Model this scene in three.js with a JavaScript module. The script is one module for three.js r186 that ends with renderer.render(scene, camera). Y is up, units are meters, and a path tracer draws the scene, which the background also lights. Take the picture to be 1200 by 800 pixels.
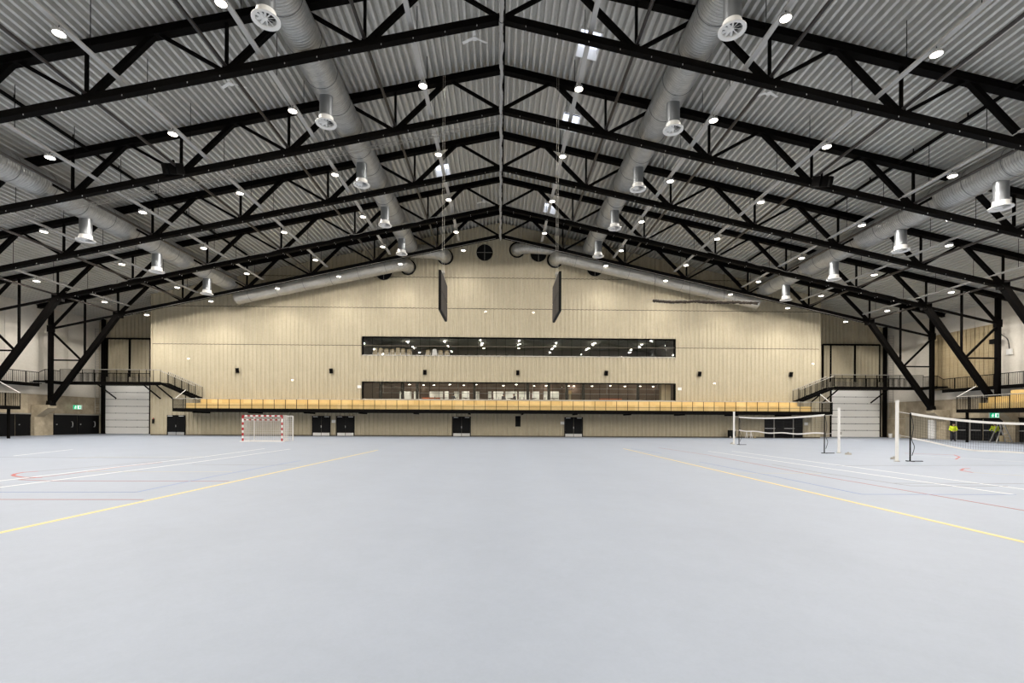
import * as THREE from 'three';
import { mergeGeometries } from 'three/addons/utils/BufferGeometryUtils.js';
import { MarchingCubes } from 'three/addons/objects/MarchingCubes.js';

const scene = new THREE.Scene();

// ---------------------------------------------------------------- camera: a shifted wide-angle lens, eye 1.6 m above the floor
const FOC = 567, PX = 597.2, PY = 495, YAW = 0.021, ROLL = 0.005, EYE = 1.6;
const camera = new THREE.PerspectiveCamera(2 * Math.atan(PY / FOC) * 180 / Math.PI, 1200 / (2 * PY), 0.1, 300);
camera.position.set(0, EYE, 0);
camera.rotation.order = 'YXZ';
camera.rotation.set(0, -YAW, ROLL);
camera.setViewOffset(1200, 2 * PY, 600 - PX, 0, 1200, 800);
camera.updateMatrixWorld(true);
scene.add(camera);

// ---------------------------------------------------------------- sky (only seen through the roof windows) and exposure
scene.background = new THREE.Color().setRGB(0.78, 0.84, 1.0);
scene.backgroundIntensity = 2.2;
const renderer = new THREE.WebGLRenderer({ antialias: true });
renderer.shadowMap.enabled = true;
renderer.toneMapping = THREE.LinearToneMapping;
renderer.toneMappingExposure = 1.0;
const LAMP_CD = 84;                                      // luminous intensity of one high bay lamp
const LAMP_COLOR = new THREE.Color().setRGB(1.0, 0.95, 0.88);

// ---------------------------------------------------------------- helpers
let seed = 7;
const rnd = () => { seed = (seed * 1664525 + 1013904223) % 4294967296; return seed / 4294967296; };
const V = (x, y, z) => new THREE.Vector3(x, y, z);
const rt = V(Math.cos(YAW), 0, Math.sin(YAW)), fw = V(Math.sin(YAW), 0, -Math.cos(YAW)), upv = V(0, 1, 0);
const camR = rt.clone().multiplyScalar(Math.cos(ROLL)).addScaledVector(upv, Math.sin(ROLL));
const camU = rt.clone().multiplyScalar(-Math.sin(ROLL)).addScaledVector(upv, Math.cos(ROLL));
const ray = (x, y) => fw.clone().addScaledVector(camR, (x - PX) / FOC).addScaledVector(camU, -(y - PY) / FOC);
// a pixel of the photograph on a plane of the hall: depth D in front of the eye, side plane X, or height Y
const onD = (x, y, D) => { const d = ray(x, y); return V(0, EYE, 0).addScaledVector(d, D / -d.z); };
const onX = (x, y, X) => { const d = ray(x, y); return V(0, EYE, 0).addScaledVector(d, X / d.x); };
const onY = (x, y, Y) => { const d = ray(x, y); return V(0, EYE, 0).addScaledVector(d, (Y - EYE) / d.y); };

const NTH = ['first', 'second', 'third', 'fourth', 'fifth', 'sixth', 'seventh', 'eighth', 'ninth', 'tenth', 'eleventh', 'twelfth', 'thirteenth', 'fourteenth', 'fifteenth', 'sixteenth', 'seventeenth', 'eighteenth', 'nineteenth', 'twentieth'];
const used = new Map();
function numbered(n) { const k = used.get(n) || 0; used.set(n, k + 1); return k ? n + '_' + String(k).padStart(3, '0') : n; }
function tag(o, label, category, group, kind) {
  o.userData.label = label; o.userData.category = category;
  if (group) o.userData.group = group;
  if (kind) o.userData.kind = kind;
  return o;
}
function thing(name, label, category, group, kind, pos) {
  const g = new THREE.Group(); g.name = numbered(name);
  if (pos) g.position.set(pos[0], pos[1], pos[2]);
  tag(g, label, category, group, kind); scene.add(g); return g;
}
const structure = (name, label, category) => { const g = new THREE.Group(); g.name = name; tag(g, label, category, null, 'structure'); scene.add(g); return g; };
function merged(list) {
  if (!Array.isArray(list)) return list;
  return list.length === 1 ? list[0] : mergeGeometries(list.map((g) => (g.index ? g.toNonIndexed() : g)));
}
function part(name, geo, mat, parent, label, kind) {
  const m = new THREE.Mesh(merged(geo), mat); m.name = name;
  if (label) m.userData.label = label;
  if (kind) m.userData.kind = kind;
  parent.add(m); return m;
}
function single(name, geo, mat, label, category, group, pos) {
  const m = new THREE.Mesh(merged(geo), mat); m.name = numbered(name);
  if (pos) m.position.set(pos[0], pos[1], pos[2]);
  tag(m, label, category, group); scene.add(m); return m;
}
const box = (w, h, d, x = 0, y = 0, z = 0) => new THREE.BoxGeometry(w, h, d).translate(x, y, z);
const slab = (x0, x1, y0, y1, z0, z1) => box(Math.abs(x1 - x0), Math.abs(y1 - y0), Math.abs(z1 - z0), (x0 + x1) / 2, (y0 + y1) / 2, (z0 + z1) / 2);
const M4 = new THREE.Matrix4();
// a bar of w (across) by h between two points
function bar(p, q, w, h = w) {
  const d = q.clone().sub(p), L = d.length(), g = new THREE.BoxGeometry(w, h, L);
  const zc = d.clone().normalize(), ref = Math.abs(zc.y) > 0.95 ? V(1, 0, 0) : V(0, 1, 0);
  const xc = ref.clone().cross(zc).normalize(), yc = zc.clone().cross(xc);
  g.applyMatrix4(M4.makeBasis(xc, yc, zc)); return g.translate((p.x + q.x) / 2, (p.y + q.y) / 2, (p.z + q.z) / 2);
}
// a steel section with two flanges and a web: flanges face up and down
function hbeam(p, q, w, h, tf = 0.03, tw = 0.06) {
  const d = q.clone().sub(p), L = d.length();
  const g = mergeGeometries([box(w, tf, L, 0, h / 2 - tf / 2, 0), box(w, tf, L, 0, -h / 2 + tf / 2, 0), box(tw, h - 2 * tf, L)]);
  const zc = d.clone().normalize(), ref = Math.abs(zc.y) > 0.95 ? V(1, 0, 0) : V(0, 1, 0);
  const xc = ref.clone().cross(zc).normalize(), yc = zc.clone().cross(xc);
  g.applyMatrix4(M4.makeBasis(xc, yc, zc)); return g.translate((p.x + q.x) / 2, (p.y + q.y) / 2, (p.z + q.z) / 2);
}
function rod(p, q, r, n = 6, r2 = r) {
  const d = q.clone().sub(p), L = d.length(), g = new THREE.CylinderGeometry(r2, r, L, n);
  g.applyQuaternion(new THREE.Quaternion().setFromUnitVectors(V(0, 1, 0), d.normalize()));
  return g.translate((p.x + q.x) / 2, (p.y + q.y) / 2, (p.z + q.z) / 2);
}
const curveTube = (pts, r, n = 40, k = 6) => new THREE.TubeGeometry(new THREE.CatmullRomCurve3(pts), n, r, k, false);
// uv in metres, by the way each face points
function metric(g, s = 1) {
  if (g.index) g = g.toNonIndexed();
  const p = g.attributes.position, n = g.attributes.normal, uv = new Float32Array(p.count * 2);
  for (let i = 0; i < p.count; i++) {
    const ax = Math.abs(n.getX(i)), ay = Math.abs(n.getY(i)), az = Math.abs(n.getZ(i));
    const [u, v] = ay > ax && ay > az ? [p.getX(i), p.getZ(i)] : ax > az ? [p.getZ(i), p.getY(i)] : [p.getX(i), p.getY(i)];
    uv[2 * i] = u / s; uv[2 * i + 1] = v / s;
  }
  g.setAttribute('uv', new THREE.BufferAttribute(uv, 2)); return g;
}

// ---------------------------------------------------------------- computed textures
function noiseGrid(n, cells, r) {                           // periodic value noise, 0..1
  const g = Array.from({ length: cells * cells }, r), out = new Float32Array(n * n);
  for (let y = 0; y < n; y++) for (let x = 0; x < n; x++) {
    const fx = x / n * cells, fy = y / n * cells, x0 = Math.floor(fx), y0 = Math.floor(fy);
    let tx = fx - x0, ty = fy - y0; tx = tx * tx * (3 - 2 * tx); ty = ty * ty * (3 - 2 * ty);
    const a = g[(y0 % cells) * cells + x0 % cells], b = g[(y0 % cells) * cells + (x0 + 1) % cells];
    const c = g[((y0 + 1) % cells) * cells + x0 % cells], d = g[((y0 + 1) % cells) * cells + (x0 + 1) % cells];
    out[y * n + x] = (a + (b - a) * tx) * (1 - ty) + (c + (d - c) * tx) * ty;
  }
  return out;
}
function mix(n, layers) {
  const out = new Float32Array(n * n);
  for (const [cells, w] of layers) { const g = noiseGrid(n, cells, rnd); for (let i = 0; i < out.length; i++) out[i] += (g[i] - 0.5) * w; }
  return out;
}
function colorTex(n, fn, repeat = 1) {
  const d = new Uint8Array(n * n * 4);
  for (let i = 0; i < n * n; i++) { const c = fn(i % n, Math.floor(i / n), i); for (let k = 0; k < 3; k++) d[4 * i + k] = Math.max(0, Math.min(255, c[k])); d[4 * i + 3] = 255; }
  const t = new THREE.DataTexture(d, n, n); t.colorSpace = THREE.SRGBColorSpace; t.wrapS = t.wrapT = THREE.RepeatWrapping;
  t.magFilter = THREE.LinearFilter; t.minFilter = THREE.LinearMipmapLinearFilter; t.generateMipmaps = true; t.repeat.set(repeat, repeat); t.needsUpdate = true; return t;
}
function grayTex(n, fn) { const t = colorTex(n, (x, y, i) => { const v = fn(x, y, i); return [v, v, v]; }); t.colorSpace = THREE.NoColorSpace; return t; }

const floorN = mix(512, [[4, 5], [16, 4], [64, 3], [256, 4]]);
const floorTex = colorTex(512, (x, y, i) => [237 + floorN[i], 240 + floorN[i], 247 + floorN[i]]);
const concN = mix(256, [[3, 26], [8, 20], [32, 14], [128, 16]]);
const concTex = colorTex(256, (x, y, i) => [216 + concN[i], 206 + concN[i], 190 + concN[i]]);
const galvN = mix(256, [[6, 18], [24, 26], [96, 22]]);
const galvTex = colorTex(256, (x, y, i) => [226 + galvN[i], 226 + galvN[i], 224 + galvN[i]]);
const dustN = mix(256, [[4, 16], [20, 12], [90, 10]]);
const paintTex = colorTex(256, (x, y, i) => [242 + dustN[i] * 0.6, 240 + dustN[i] * 0.6, 236 + dustN[i] * 0.7]);
const woodN = mix(256, [[4, 30], [40, 16]]);
const woodTex = colorTex(256, (x, y, i) => { const s = Math.sin(y * 0.35 + woodN[(y % 256) * 256] * 0.4 + woodN[i] * 0.12) * 7; return [236 + s + woodN[i] * 0.3, 224 + s + woodN[i] * 0.4, 200 + s + woodN[i] * 0.5]; });
const spiral = grayTex(128, (x, y) => { const v = ((y + x * 16 / 128) % 16) / 16; return v < 0.18 ? 255 : v < 0.3 ? 160 : 90; });

// ---------------------------------------------------------------- materials (linear base colours)
const mat = (r, g, b, rough, extra = {}) => new THREE.MeshStandardMaterial({ color: new THREE.Color().setRGB(r, g, b), roughness: rough, metalness: 0, ...extra });
const phys = (r, g, b, rough, extra = {}) => new THREE.MeshPhysicalMaterial({ color: new THREE.Color().setRGB(r, g, b), roughness: rough, metalness: 0, ...extra });
const MT = {
  floor: mat(0.445, 0.487, 0.552, 0.5, { map: floorTex }),
  deck: mat(0.74, 0.74, 0.72, 0.45, { map: paintTex, metalness: 0.3 }),
  steel: phys(0.003, 0.0025, 0.0022, 0.7, { specularIntensity: 0.13 }),
  tie: mat(0.022, 0.018, 0.016, 0.32),
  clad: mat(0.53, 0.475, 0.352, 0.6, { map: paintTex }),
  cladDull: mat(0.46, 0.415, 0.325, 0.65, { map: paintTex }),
  joint: mat(0.1, 0.085, 0.06, 0.8),
  white: mat(0.86, 0.85, 0.82, 0.5),
  sheet: mat(0.84, 0.8, 0.73, 0.7, { map: paintTex }),
  concrete: mat(0.5, 0.46, 0.39, 0.85, { map: concTex, bumpMap: concTex, bumpScale: 0.01 }),
  concretePale: mat(0.62, 0.58, 0.49, 0.85, { map: concTex, bumpMap: concTex, bumpScale: 0.01 }),
  duct: mat(0.62, 0.62, 0.61, 0.38, { metalness: 0.55, map: galvTex, bumpMap: spiral, bumpScale: 0.05 }),
  ductPlain: mat(0.6, 0.58, 0.54, 0.42, { metalness: 0.45, map: galvTex }),
  seam: mat(0.16, 0.16, 0.16, 0.5, { metalness: 0.5 }),
  stub: mat(0.25, 0.26, 0.27, 0.4, { metalness: 0.65 }),
  tray: mat(0.5, 0.49, 0.47, 0.5, { metalness: 0.3 }),
  lamp: mat(0.6, 0.6, 0.6, 0.4),
  glow: mat(0.9, 0.9, 0.9, 0.5, { emissive: new THREE.Color().setRGB(1, 0.9, 0.74), emissiveIntensity: 12 }),
  black: phys(0.004, 0.004, 0.004, 0.6, { specularIntensity: 0.25 }),
  door: phys(0.005, 0.005, 0.0055, 0.55, { specularIntensity: 0.3 }),
  chrome: mat(0.7, 0.7, 0.7, 0.3, { metalness: 0.8 }),
  wood: [mat(0.82, 0.65, 0.34, 0.55, { map: woodTex }), mat(0.77, 0.6, 0.3, 0.55, { map: woodTex }), mat(0.86, 0.7, 0.39, 0.55, { map: woodTex })],
  slatWood: mat(0.54, 0.475, 0.355, 0.6, { map: woodTex }),
  roomGrey: mat(0.24, 0.225, 0.2, 0.8),
  slatCeil: mat(0.2, 0.2, 0.15, 0.8),
  brown: mat(0.17, 0.1, 0.065, 0.6),
  panelWhite: mat(0.8, 0.79, 0.68, 0.6),
  tan: mat(0.42, 0.34, 0.2, 0.7),
  orange: mat(0.5, 0.12, 0.03, 0.7),
  red: mat(0.42, 0.012, 0.02, 0.45),
  goalWhite: mat(0.85, 0.83, 0.8, 0.45),
  net: mat(0.75, 0.72, 0.68, 0.8),
  netDark: mat(0.03, 0.03, 0.03, 0.8),
  green: mat(0.02, 0.3, 0.16, 0.5),
  screenBack: mat(0.035, 0.026, 0.018, 0.8),
  rail: mat(0.4, 0.38, 0.34, 0.4, { metalness: 0.4 }),
  curtain: mat(0.42, 0.41, 0.39, 0.85),
  yellow: mat(0.85, 0.68, 0.26, 0.5), lineWhite: mat(0.85, 0.85, 0.84, 0.5), lineRed: mat(0.42, 0.12, 0.1, 0.5), lineBlue: mat(0.2, 0.3, 0.55, 0.5), lineGrey: mat(0.26, 0.27, 0.29, 0.5), lineCream: mat(0.68, 0.62, 0.48, 0.5), lineOrange: mat(0.5, 0.09, 0.08, 0.5),
  glass: new THREE.MeshPhysicalMaterial({ color: 0xffffff, roughness: 0.02, transmission: 1, thickness: 0, ior: 1.45 }),
};

// ---------------------------------------------------------------- the hall's measures
const SL = 0.219;                         // roof pitch
const BAY = 6.957, ZA = 23.83;            // distance between trusses, distance of the nearest truss in view
const TRUSS = [-1, 0, 1, 2, 3, 4].map((k) => ZA + BAY * k);
const DECK = 24.27, TOPC = 24.06, LOWC = 21.47, CH = 0.34;
const WALL = 54.86;                       // distance of the gable wall
const SIDE = 48.7, REC = 59.9, BACKEND = 67, REAR = 14;
const WX0 = -38.85, WX1 = 36.75;          // the gable wall's cream box
const deckY = (x) => DECK - SL * Math.abs(x);
const lowY = (x) => LOWC - SL * Math.abs(x), topY = (x) => TOPC - SL * Math.abs(x);

// ================================================================ floor and court lines
const floor = structure('floor', 'pale blue grey seamless sports floor with faint court lines', 'floor');
part('floor_slab', metric(slab(-SIDE - 0.6, SIDE + 0.6, -0.4, 0, -BACKEND - 0.5, REAR + 0.5), 4), MT.floor, floor);
function courtLine(pixels, w, m, label) {
  const pts = pixels.map(([x, y]) => onY(x, y, 0)), gs = [];
  for (let i = 0; i + 1 < pts.length; i++) {
    const a = pts[i].clone(), b = pts[i + 1].clone(); a.y = b.y = 0.0015;
    gs.push(bar(a, b, w, 0.003));
  }
  part('court_line', gs, m, floor, label);
}
{
  const a = onY(0, 624, 0), b = onY(430, 530, 0), c = onY(1200, 635, 0), d = onY(750, 530, 0);
  const ext = (p, q, t0, t1) => [p.clone().lerp(q, t0), p.clone().lerp(q, t1)].map((v) => v.setY(0.0015));
  part('court_line', bar(...ext(a, b, -0.8, 1.12), 0.1, 0.003), MT.yellow, floor, 'yellow touch line on the goal side');
  part('court_line', bar(...ext(c, d, -0.8, 1.2), 0.1, 0.003), MT.yellow, floor, 'yellow touch line on the net side');
}
courtLine([[-40, 576], [240, 540], [340, 526]], 0.08, MT.lineWhite, 'white court line');
courtLine([[-40, 568], [240, 535], [310, 525.5]], 0.08, MT.lineWhite, 'white court line');
courtLine([[16, 534], [85, 526.5]], 0.08, MT.lineWhite, 'white court line');
courtLine([[85, 537.5], [110, 535.5], [240, 535]], 0.05, MT.lineCream, 'faint cream court line');
courtLine([[-30, 585], [168, 585.2]], 0.045, MT.lineRed, 'thin red court line');
courtLine([[22, 562], [62, 563.4], [268, 563.7]], 0.05, MT.lineRed, 'thin red court line');
courtLine([[22, 562], [75, 556], [140, 547], [190, 541.5]], 0.05, MT.lineRed, 'thin red court line');
courtLine([[48, 559.5], [26, 559], [17, 557.6], [15, 556.6], [18, 555], [27, 553.3], [45, 552]], 0.09, MT.lineOrange, 'bright red arc marking');
courtLine([[45, 552], [120, 546], [200, 539]], 0.05, MT.lineGrey, 'grey court line');
courtLine([[-30, 576.4], [160, 576.4], [250, 558], [352, 539.5]], 0.05, MT.lineBlue, 'thin blue court line');
courtLine([[100, 552.4], [272, 552.6]], 0.05, MT.lineCream, 'faint cream court line');
courtLine([[-10, 535.4], [240, 537]], 0.05, MT.lineGrey, 'grey court line');
courtLine([[225, 544], [350, 545]], 0.05, MT.lineGrey, 'grey court line');
courtLine([[855, 554.2], [962, 554.4]], 0.06, MT.lineCream, 'cream court line');
courtLine([[820, 541], [900, 556.5], [1010, 579], [1190, 579.3]], 0.05, MT.lineBlue, 'thin blue court line');
courtLine([[740, 525.5], [775, 531]], 0.05, MT.lineBlue, 'thin blue court line');
courtLine([[772, 524.5], [830, 533], [960, 557.5], [1230, 603]], 0.05, MT.lineRed, 'thin red court line');
courtLine([[858, 528.5], [980, 544.5], [1230, 577]], 0.08, MT.lineWhite, 'white court line');
courtLine([[830, 528.5], [980, 550], [1188, 579.3]], 0.08, MT.lineWhite, 'white court line');
courtLine([[905, 544], [960, 553.5], [1068, 569.2], [1180, 569.4]], 0.05, MT.lineGrey, 'grey court line');
courtLine([[1045, 566], [1200, 566.6]], 0.05, MT.lineGrey, 'grey court line');
courtLine([[1120, 538], [1124.5, 535.3], [1118, 532.8], [1060, 531]], 0.08, MT.lineOrange, 'bright red arc marking');
courtLine([[1140, 553.5], [1126, 551], [1129, 549], [1136, 548.6]], 0.08, MT.lineOrange, 'bright red arc marking');
courtLine([[1140, 553.5], [1230, 559]], 0.05, MT.lineCream, 'cream court line');
courtLine([[1070, 533], [1230, 543]], 0.07, MT.lineWhite, 'white court line');
courtLine([[980, 545.5], [1230, 545]], 0.05, MT.lineGrey, 'grey court line');

// ================================================================ ceiling: deep trapezoidal roof deck, ribs along the hall
const ceiling = structure('ceiling', 'galvanised corrugated roof deck pitched up to the ridge', 'roof deck');
const skyHoles = [];                                       // [x0, x1, d0, d1]
for (const [x, y, D] of [[691, 52, 27.2], [673, 131, 34.3], [645, 237, 48.3], [519, 194, 41.3]]) {
  const cx = Math.sign(onD(x, y, D).x) * 5.0; skyHoles.push([cx - 0.62, cx + 0.62, D - 0.75, D + 1.25]);
}
function deckPiece(x0, x1, d0, d1) {
  const sgn = x0 + x1 > 0 ? 1 : -1, a = Math.min(Math.abs(x0), Math.abs(x1)), b = Math.max(Math.abs(x0), Math.abs(x1));
  const P = 0.39, H = 0.34, s = new THREE.Shape(), pts = [];
  const rib = (u) => { const t = ((u / P) % 1 + 1) % 1; return t < 0.34 ? 0 : t < 0.44 ? (t - 0.34) / 0.1 : t < 0.9 ? 1 : 1 - (t - 0.9) / 0.1; };
  const stops = [a, b];
  for (let k = Math.floor(a / P) - 1; k <= Math.ceil(b / P); k++) for (const t of [0, 0.34, 0.44, 0.9]) { const u = (k + t) * P; if (u > a + 1e-4 && u < b - 1e-4) stops.push(u); }
  stops.sort((p, q) => p - q);
  for (const u of stops) pts.push([u, DECK - SL * u + H * rib(u)]);
  s.moveTo(pts[0][0] * sgn, pts[0][1]);
  for (const [u, v] of pts.slice(1)) s.lineTo(u * sgn, v);
  s.lineTo(b * sgn, DECK - SL * b + 0.6); s.lineTo(a * sgn, DECK - SL * a + 0.6);
  const g = new THREE.ExtrudeGeometry(s, { depth: d1 - d0, bevelEnabled: false, curveSegments: 1 });
  return metric(g.translate(0, 0, -d1), 2);
}
{
  const cuts = [-REAR - 0.5, -4, 3, ...TRUSS.slice(0, 1).map((t) => t - BAY), ...TRUSS, WALL, BACKEND + 0.5];
  for (let i = 0; i + 1 < cuts.length; i++) for (const sg of [-1, 1]) {
    const d0 = cuts[i], d1 = cuts[i + 1], E = SIDE + 0.6;
    const h = skyHoles.find((q) => q[0] * sg > 0 && q[2] > d0 && q[3] < d1);
    const gs = [];
    if (!h) gs.push(deckPiece(0, sg * E, d0, d1));
    else {
      const u0 = Math.min(Math.abs(h[0]), Math.abs(h[1])), u1 = Math.max(Math.abs(h[0]), Math.abs(h[1]));
      gs.push(deckPiece(0, sg * u0, d0, d1), deckPiece(sg * u1, sg * E, d0, d1), deckPiece(sg * u0, sg * u1, d0, h[2]), deckPiece(sg * u0, sg * u1, h[3], d1));
    }
    part('deck_panel', gs, MT.deck, ceiling);
  }
}
skyHoles.forEach(([x0, x1, d0, d1], i) => {
  const w = structure('window_' + (i + 3), ['small roof window in the bay before the second truss, net side', 'small roof window between second and third truss, net side', 'small roof window in the bay next to the gable wall', 'small roof window on the goal side of the ridge'][i], 'roof window');
  const ym = deckY((x0 + x1) / 2), lean = -Math.sign(x0) * SL;
  const place = (m) => { m.position.set((x0 + x1) / 2, ym, -(d0 + d1) / 2); m.rotation.z = Math.atan(lean); };
  const W = x1 - x0, L = d1 - d0;
  for (const [sx, sz] of [[1, 0], [-1, 0], [0, 1], [0, -1]]) place(part('curb', sx ? box(0.05, 0.66, L + 0.04, sx * W / 2, 0.24, 0) : box(W + 0.04, 0.66, 0.05, 0, 0.24, sz * L / 2), MT.white, w));
  for (const k of [-1, 1]) place(part('pane', box(W - 0.06, 0.012, L / 2 - 0.06, 0, 0.5, k * L / 4), MT.glass, w));
  place(part('glazing_bar', box(W - 0.06, 0.05, 0.05, 0, 0.5, 0), MT.steel, w));
});

// ================================================================ outer walls
const wallSide = (sg) => {
  const name = sg < 0 ? 'wall_left' : 'wall_right';
  const g = structure(name, sg < 0 ? 'side wall on the goal side, off-white sheeting over concrete panels' : 'side wall on the net side, off-white sheeting over concrete panels', 'wall');
  const X = sg * SIDE;
  part('outer_wall', slab(X + sg * 0.06, X + sg * 0.5, -0.4, 14.6, -BACKEND - 0.5, REAR + 0.5), MT.sheet, g);
  // white sheeting in tall bays, small gaps between
  for (let z = -REAR; z < REC - 1; z += BAY) { const z1 = Math.min(z + BAY - 0.03, REC - 0.05); part('sheeting_panel', metric(slab(X - sg * 0.03, X + sg * 0.05, 4.35, 13.75, -z, -z1), 3), MT.sheet, g); }
  // concrete panels
  const P = 2.95;
  for (let z = -REAR + 0.02, k = 0; z < REC - 0.1; z += P, k++) {
    const z1 = Math.min(z + P - 0.02, REC - 0.05);
    part('concrete_panel', metric(slab(X - sg * (0.1 + 0.01 * (k % 2)), X + sg * 0.05, 2.32, 4.32, -z, -z1), 2), k % 3 ? MT.concrete : MT.concretePale, g);
    part('concrete_panel', metric(slab(X - sg * 0.08, X + sg * 0.05, 0, 2.3, -z, -z1), 2), MT.concretePale, g);
  }
  return g;
};
const wallLeft = wallSide(-1), wallRight = wallSide(1);
const wallRear = structure('wall_rear', 'plain cream end wall behind the viewer', 'wall');
part('end_panel', metric(slab(-SIDE, SIDE, 0, 24.6, REAR, REAR + 0.4), 3), MT.clad, wallRear);

// gable end: outer closing wall behind the rooms
const wallEnd = structure('wall_end', 'grey closing wall behind the rooms of the gable', 'wall');
part('end_panel', slab(-SIDE, SIDE, 0, 24.6, -BACKEND, -BACKEND - 0.5), MT.roomGrey, wallEnd);

// ---------------- cream ribbed cladding
function cladding(x0, x1, y0, y1, depth, { P = 0.465, H = 0.11, top = null } = {}) {
  const stops = [x0, x1];
  for (let k = Math.floor(x0 / P) - 1; k <= Math.ceil(x1 / P); k++) for (const t of [0, 0.34, 0.5, 0.84]) { const u = (k + t) * P; if (u > x0 + 1e-3 && u < x1 - 1e-3) stops.push(u); }
  if (top && x0 < 0 && x1 > 0) stops.push(0);
  stops.sort((a, b) => a - b);
  const rib = (u) => { const t = ((u / P) % 1 + 1) % 1; return t < 0.34 ? 1 : t < 0.5 ? 1 - (t - 0.34) / 0.16 : t < 0.84 ? 0 : (t - 0.84) / 0.16; };
  const pos = [], uv = [], nx = [];
  const yt = (u) => (top ? Math.min(y1, top(u)) : y1);
  for (let i = 0; i + 1 < stops.length; i++) {
    const a = stops[i], b = stops[i + 1], za = -depth + H * rib(a + 1e-6), zb = -depth + H * rib(b - 1e-6), ta = yt(a), tb = yt(b);
    if (ta <= y0 && tb <= y0) continue;
    const A = Math.max(ta, y0), B = Math.max(tb, y0);
    const q = [[a, y0, za], [b, y0, zb], [b, B, zb], [a, y0, za], [b, B, zb], [a, A, za]];
    const n = V(-(zb - za), 0, b - a).normalize();
    for (const p of q) { pos.push(...p); uv.push(p[0] / 3, p[1] / 3); nx.push(n.x, n.y, n.z); }
  }
  const g = new THREE.BufferGeometry();
  g.setAttribute('position', new THREE.Float32BufferAttribute(pos, 3)); g.setAttribute('normal', new THREE.Float32BufferAttribute(nx, 3)); g.setAttribute('uv', new THREE.Float32BufferAttribute(uv, 2));
  return g;
}
const UW = { x0: -15.46, x1: 20.0, y0: 9.1, y1: 11.2 }, LW = { x0: -15.44, x1: 20.02, y0: 4.15, y1: 6.13 };
const wallBack = structure('wall_back', 'tall cream gable wall of vertically ribbed metal cladding', 'wall');
{
  const Z = WALL, J = 0.035, top = (u) => deckY(u) - 0.02;
  const rows = [[0, 2.6], [2.6, LW.y0], [LW.y0, LW.y1], [LW.y1, UW.y0], [UW.y0, 10.2], [10.2, UW.y1], [UW.y1, 14.46], [14.46, 17.95], [17.95, 24.3]];
  const joint = new Set([10.2, 14.46, 17.95]);
  rows.forEach(([y0, y1], i) => {
    const a = joint.has(y0) ? y0 + J : y0, b = joint.has(y1) ? y1 - J : y1;
    const holes = y0 >= LW.y0 && y1 <= LW.y1 ? LW : y0 >= UW.y0 && y1 <= UW.y1 ? UW : null;
    const spans = holes ? [[WX0, holes.x0], [holes.x1, WX1]] : [[WX0, -13], [-13, 12], [12, WX1]];
    for (const [s0, s1] of spans) part('cladding_panel', cladding(s0, s1, a, b, Z, { top: i === 8 || i === 7 || i === 6 ? top : null }), MT.clad, wallBack);
  });
  for (const y of joint) part('joint_strip', slab(WX0, WX1, y - J, y + J, -Z - 0.01, -Z - 0.05), MT.joint, wallBack, 'dark recessed joint');
  // masonry core behind the cladding, open at the two windows
  const c0 = -Z - 0.06, c1 = -Z - 0.3;
  for (const [x0, x1, y0, y1] of [[WX0, WX1, 0, LW.y0], [WX0, LW.x0, LW.y0, UW.y1], [LW.x1, WX1, LW.y0, UW.y1], [LW.x0, LW.x1, LW.y1, UW.y0]]) part('wall_core', slab(x0, x1, y0, y1, c0, c1), MT.joint, wallBack);
  const s = new THREE.Shape(); s.moveTo(WX0, UW.y1); s.lineTo(WX1, UW.y1); s.lineTo(WX1, deckY(WX1)); s.lineTo(0, DECK); s.lineTo(WX0, deckY(WX0));
  part('wall_core', new THREE.ExtrudeGeometry(s, { depth: 0.24, bevelEnabled: false }).translate(0, 0, c1), MT.joint, wallBack);
  for (const x of [WX0, WX1]) part('corner_trim', slab(x - 0.06, x + 0.06, 0, deckY(x), -Z + 0.09, -Z - 0.3), MT.clad, wallBack);
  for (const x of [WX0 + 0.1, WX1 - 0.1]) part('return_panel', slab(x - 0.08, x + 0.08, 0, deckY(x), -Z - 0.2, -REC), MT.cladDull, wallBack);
  part('base_strip', slab(WX0, WX1, 0, 0.12, -Z + 0.13, -Z - 0.02), MT.joint, wallBack, 'dark base strip');
}
// recessed end walls beside the cream box
function recessWall(sg) {
  const g = structure(sg < 0 ? 'wall_back_left' : 'wall_back_right', sg < 0 ? 'recessed ribbed wall above the loading gate on the goal side' : 'recessed ribbed wall above the loading gate on the net side', 'wall');
  const xa = sg < 0 ? -SIDE : WX1, xb = sg < 0 ? WX0 : SIDE;
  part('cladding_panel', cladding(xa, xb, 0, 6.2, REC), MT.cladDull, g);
  part('cladding_panel', cladding(xa, xb, 6.24, 11.5, REC), MT.clad, g);
  part('cladding_panel', cladding(xa, xb, 11.54, 17, REC, { top: (u) => deckY(u) }), MT.clad, g);
  part('wall_core', slab(xa, xb, 0, 17.2, -REC - 0.05, -REC - 0.4), MT.joint, g);
  part('ledge', slab(xa, xb, 6.0, 6.9, -REC + 0.3, -REC), MT.cladDull, g);
}
recessWall(-1); recessWall(1);

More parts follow.
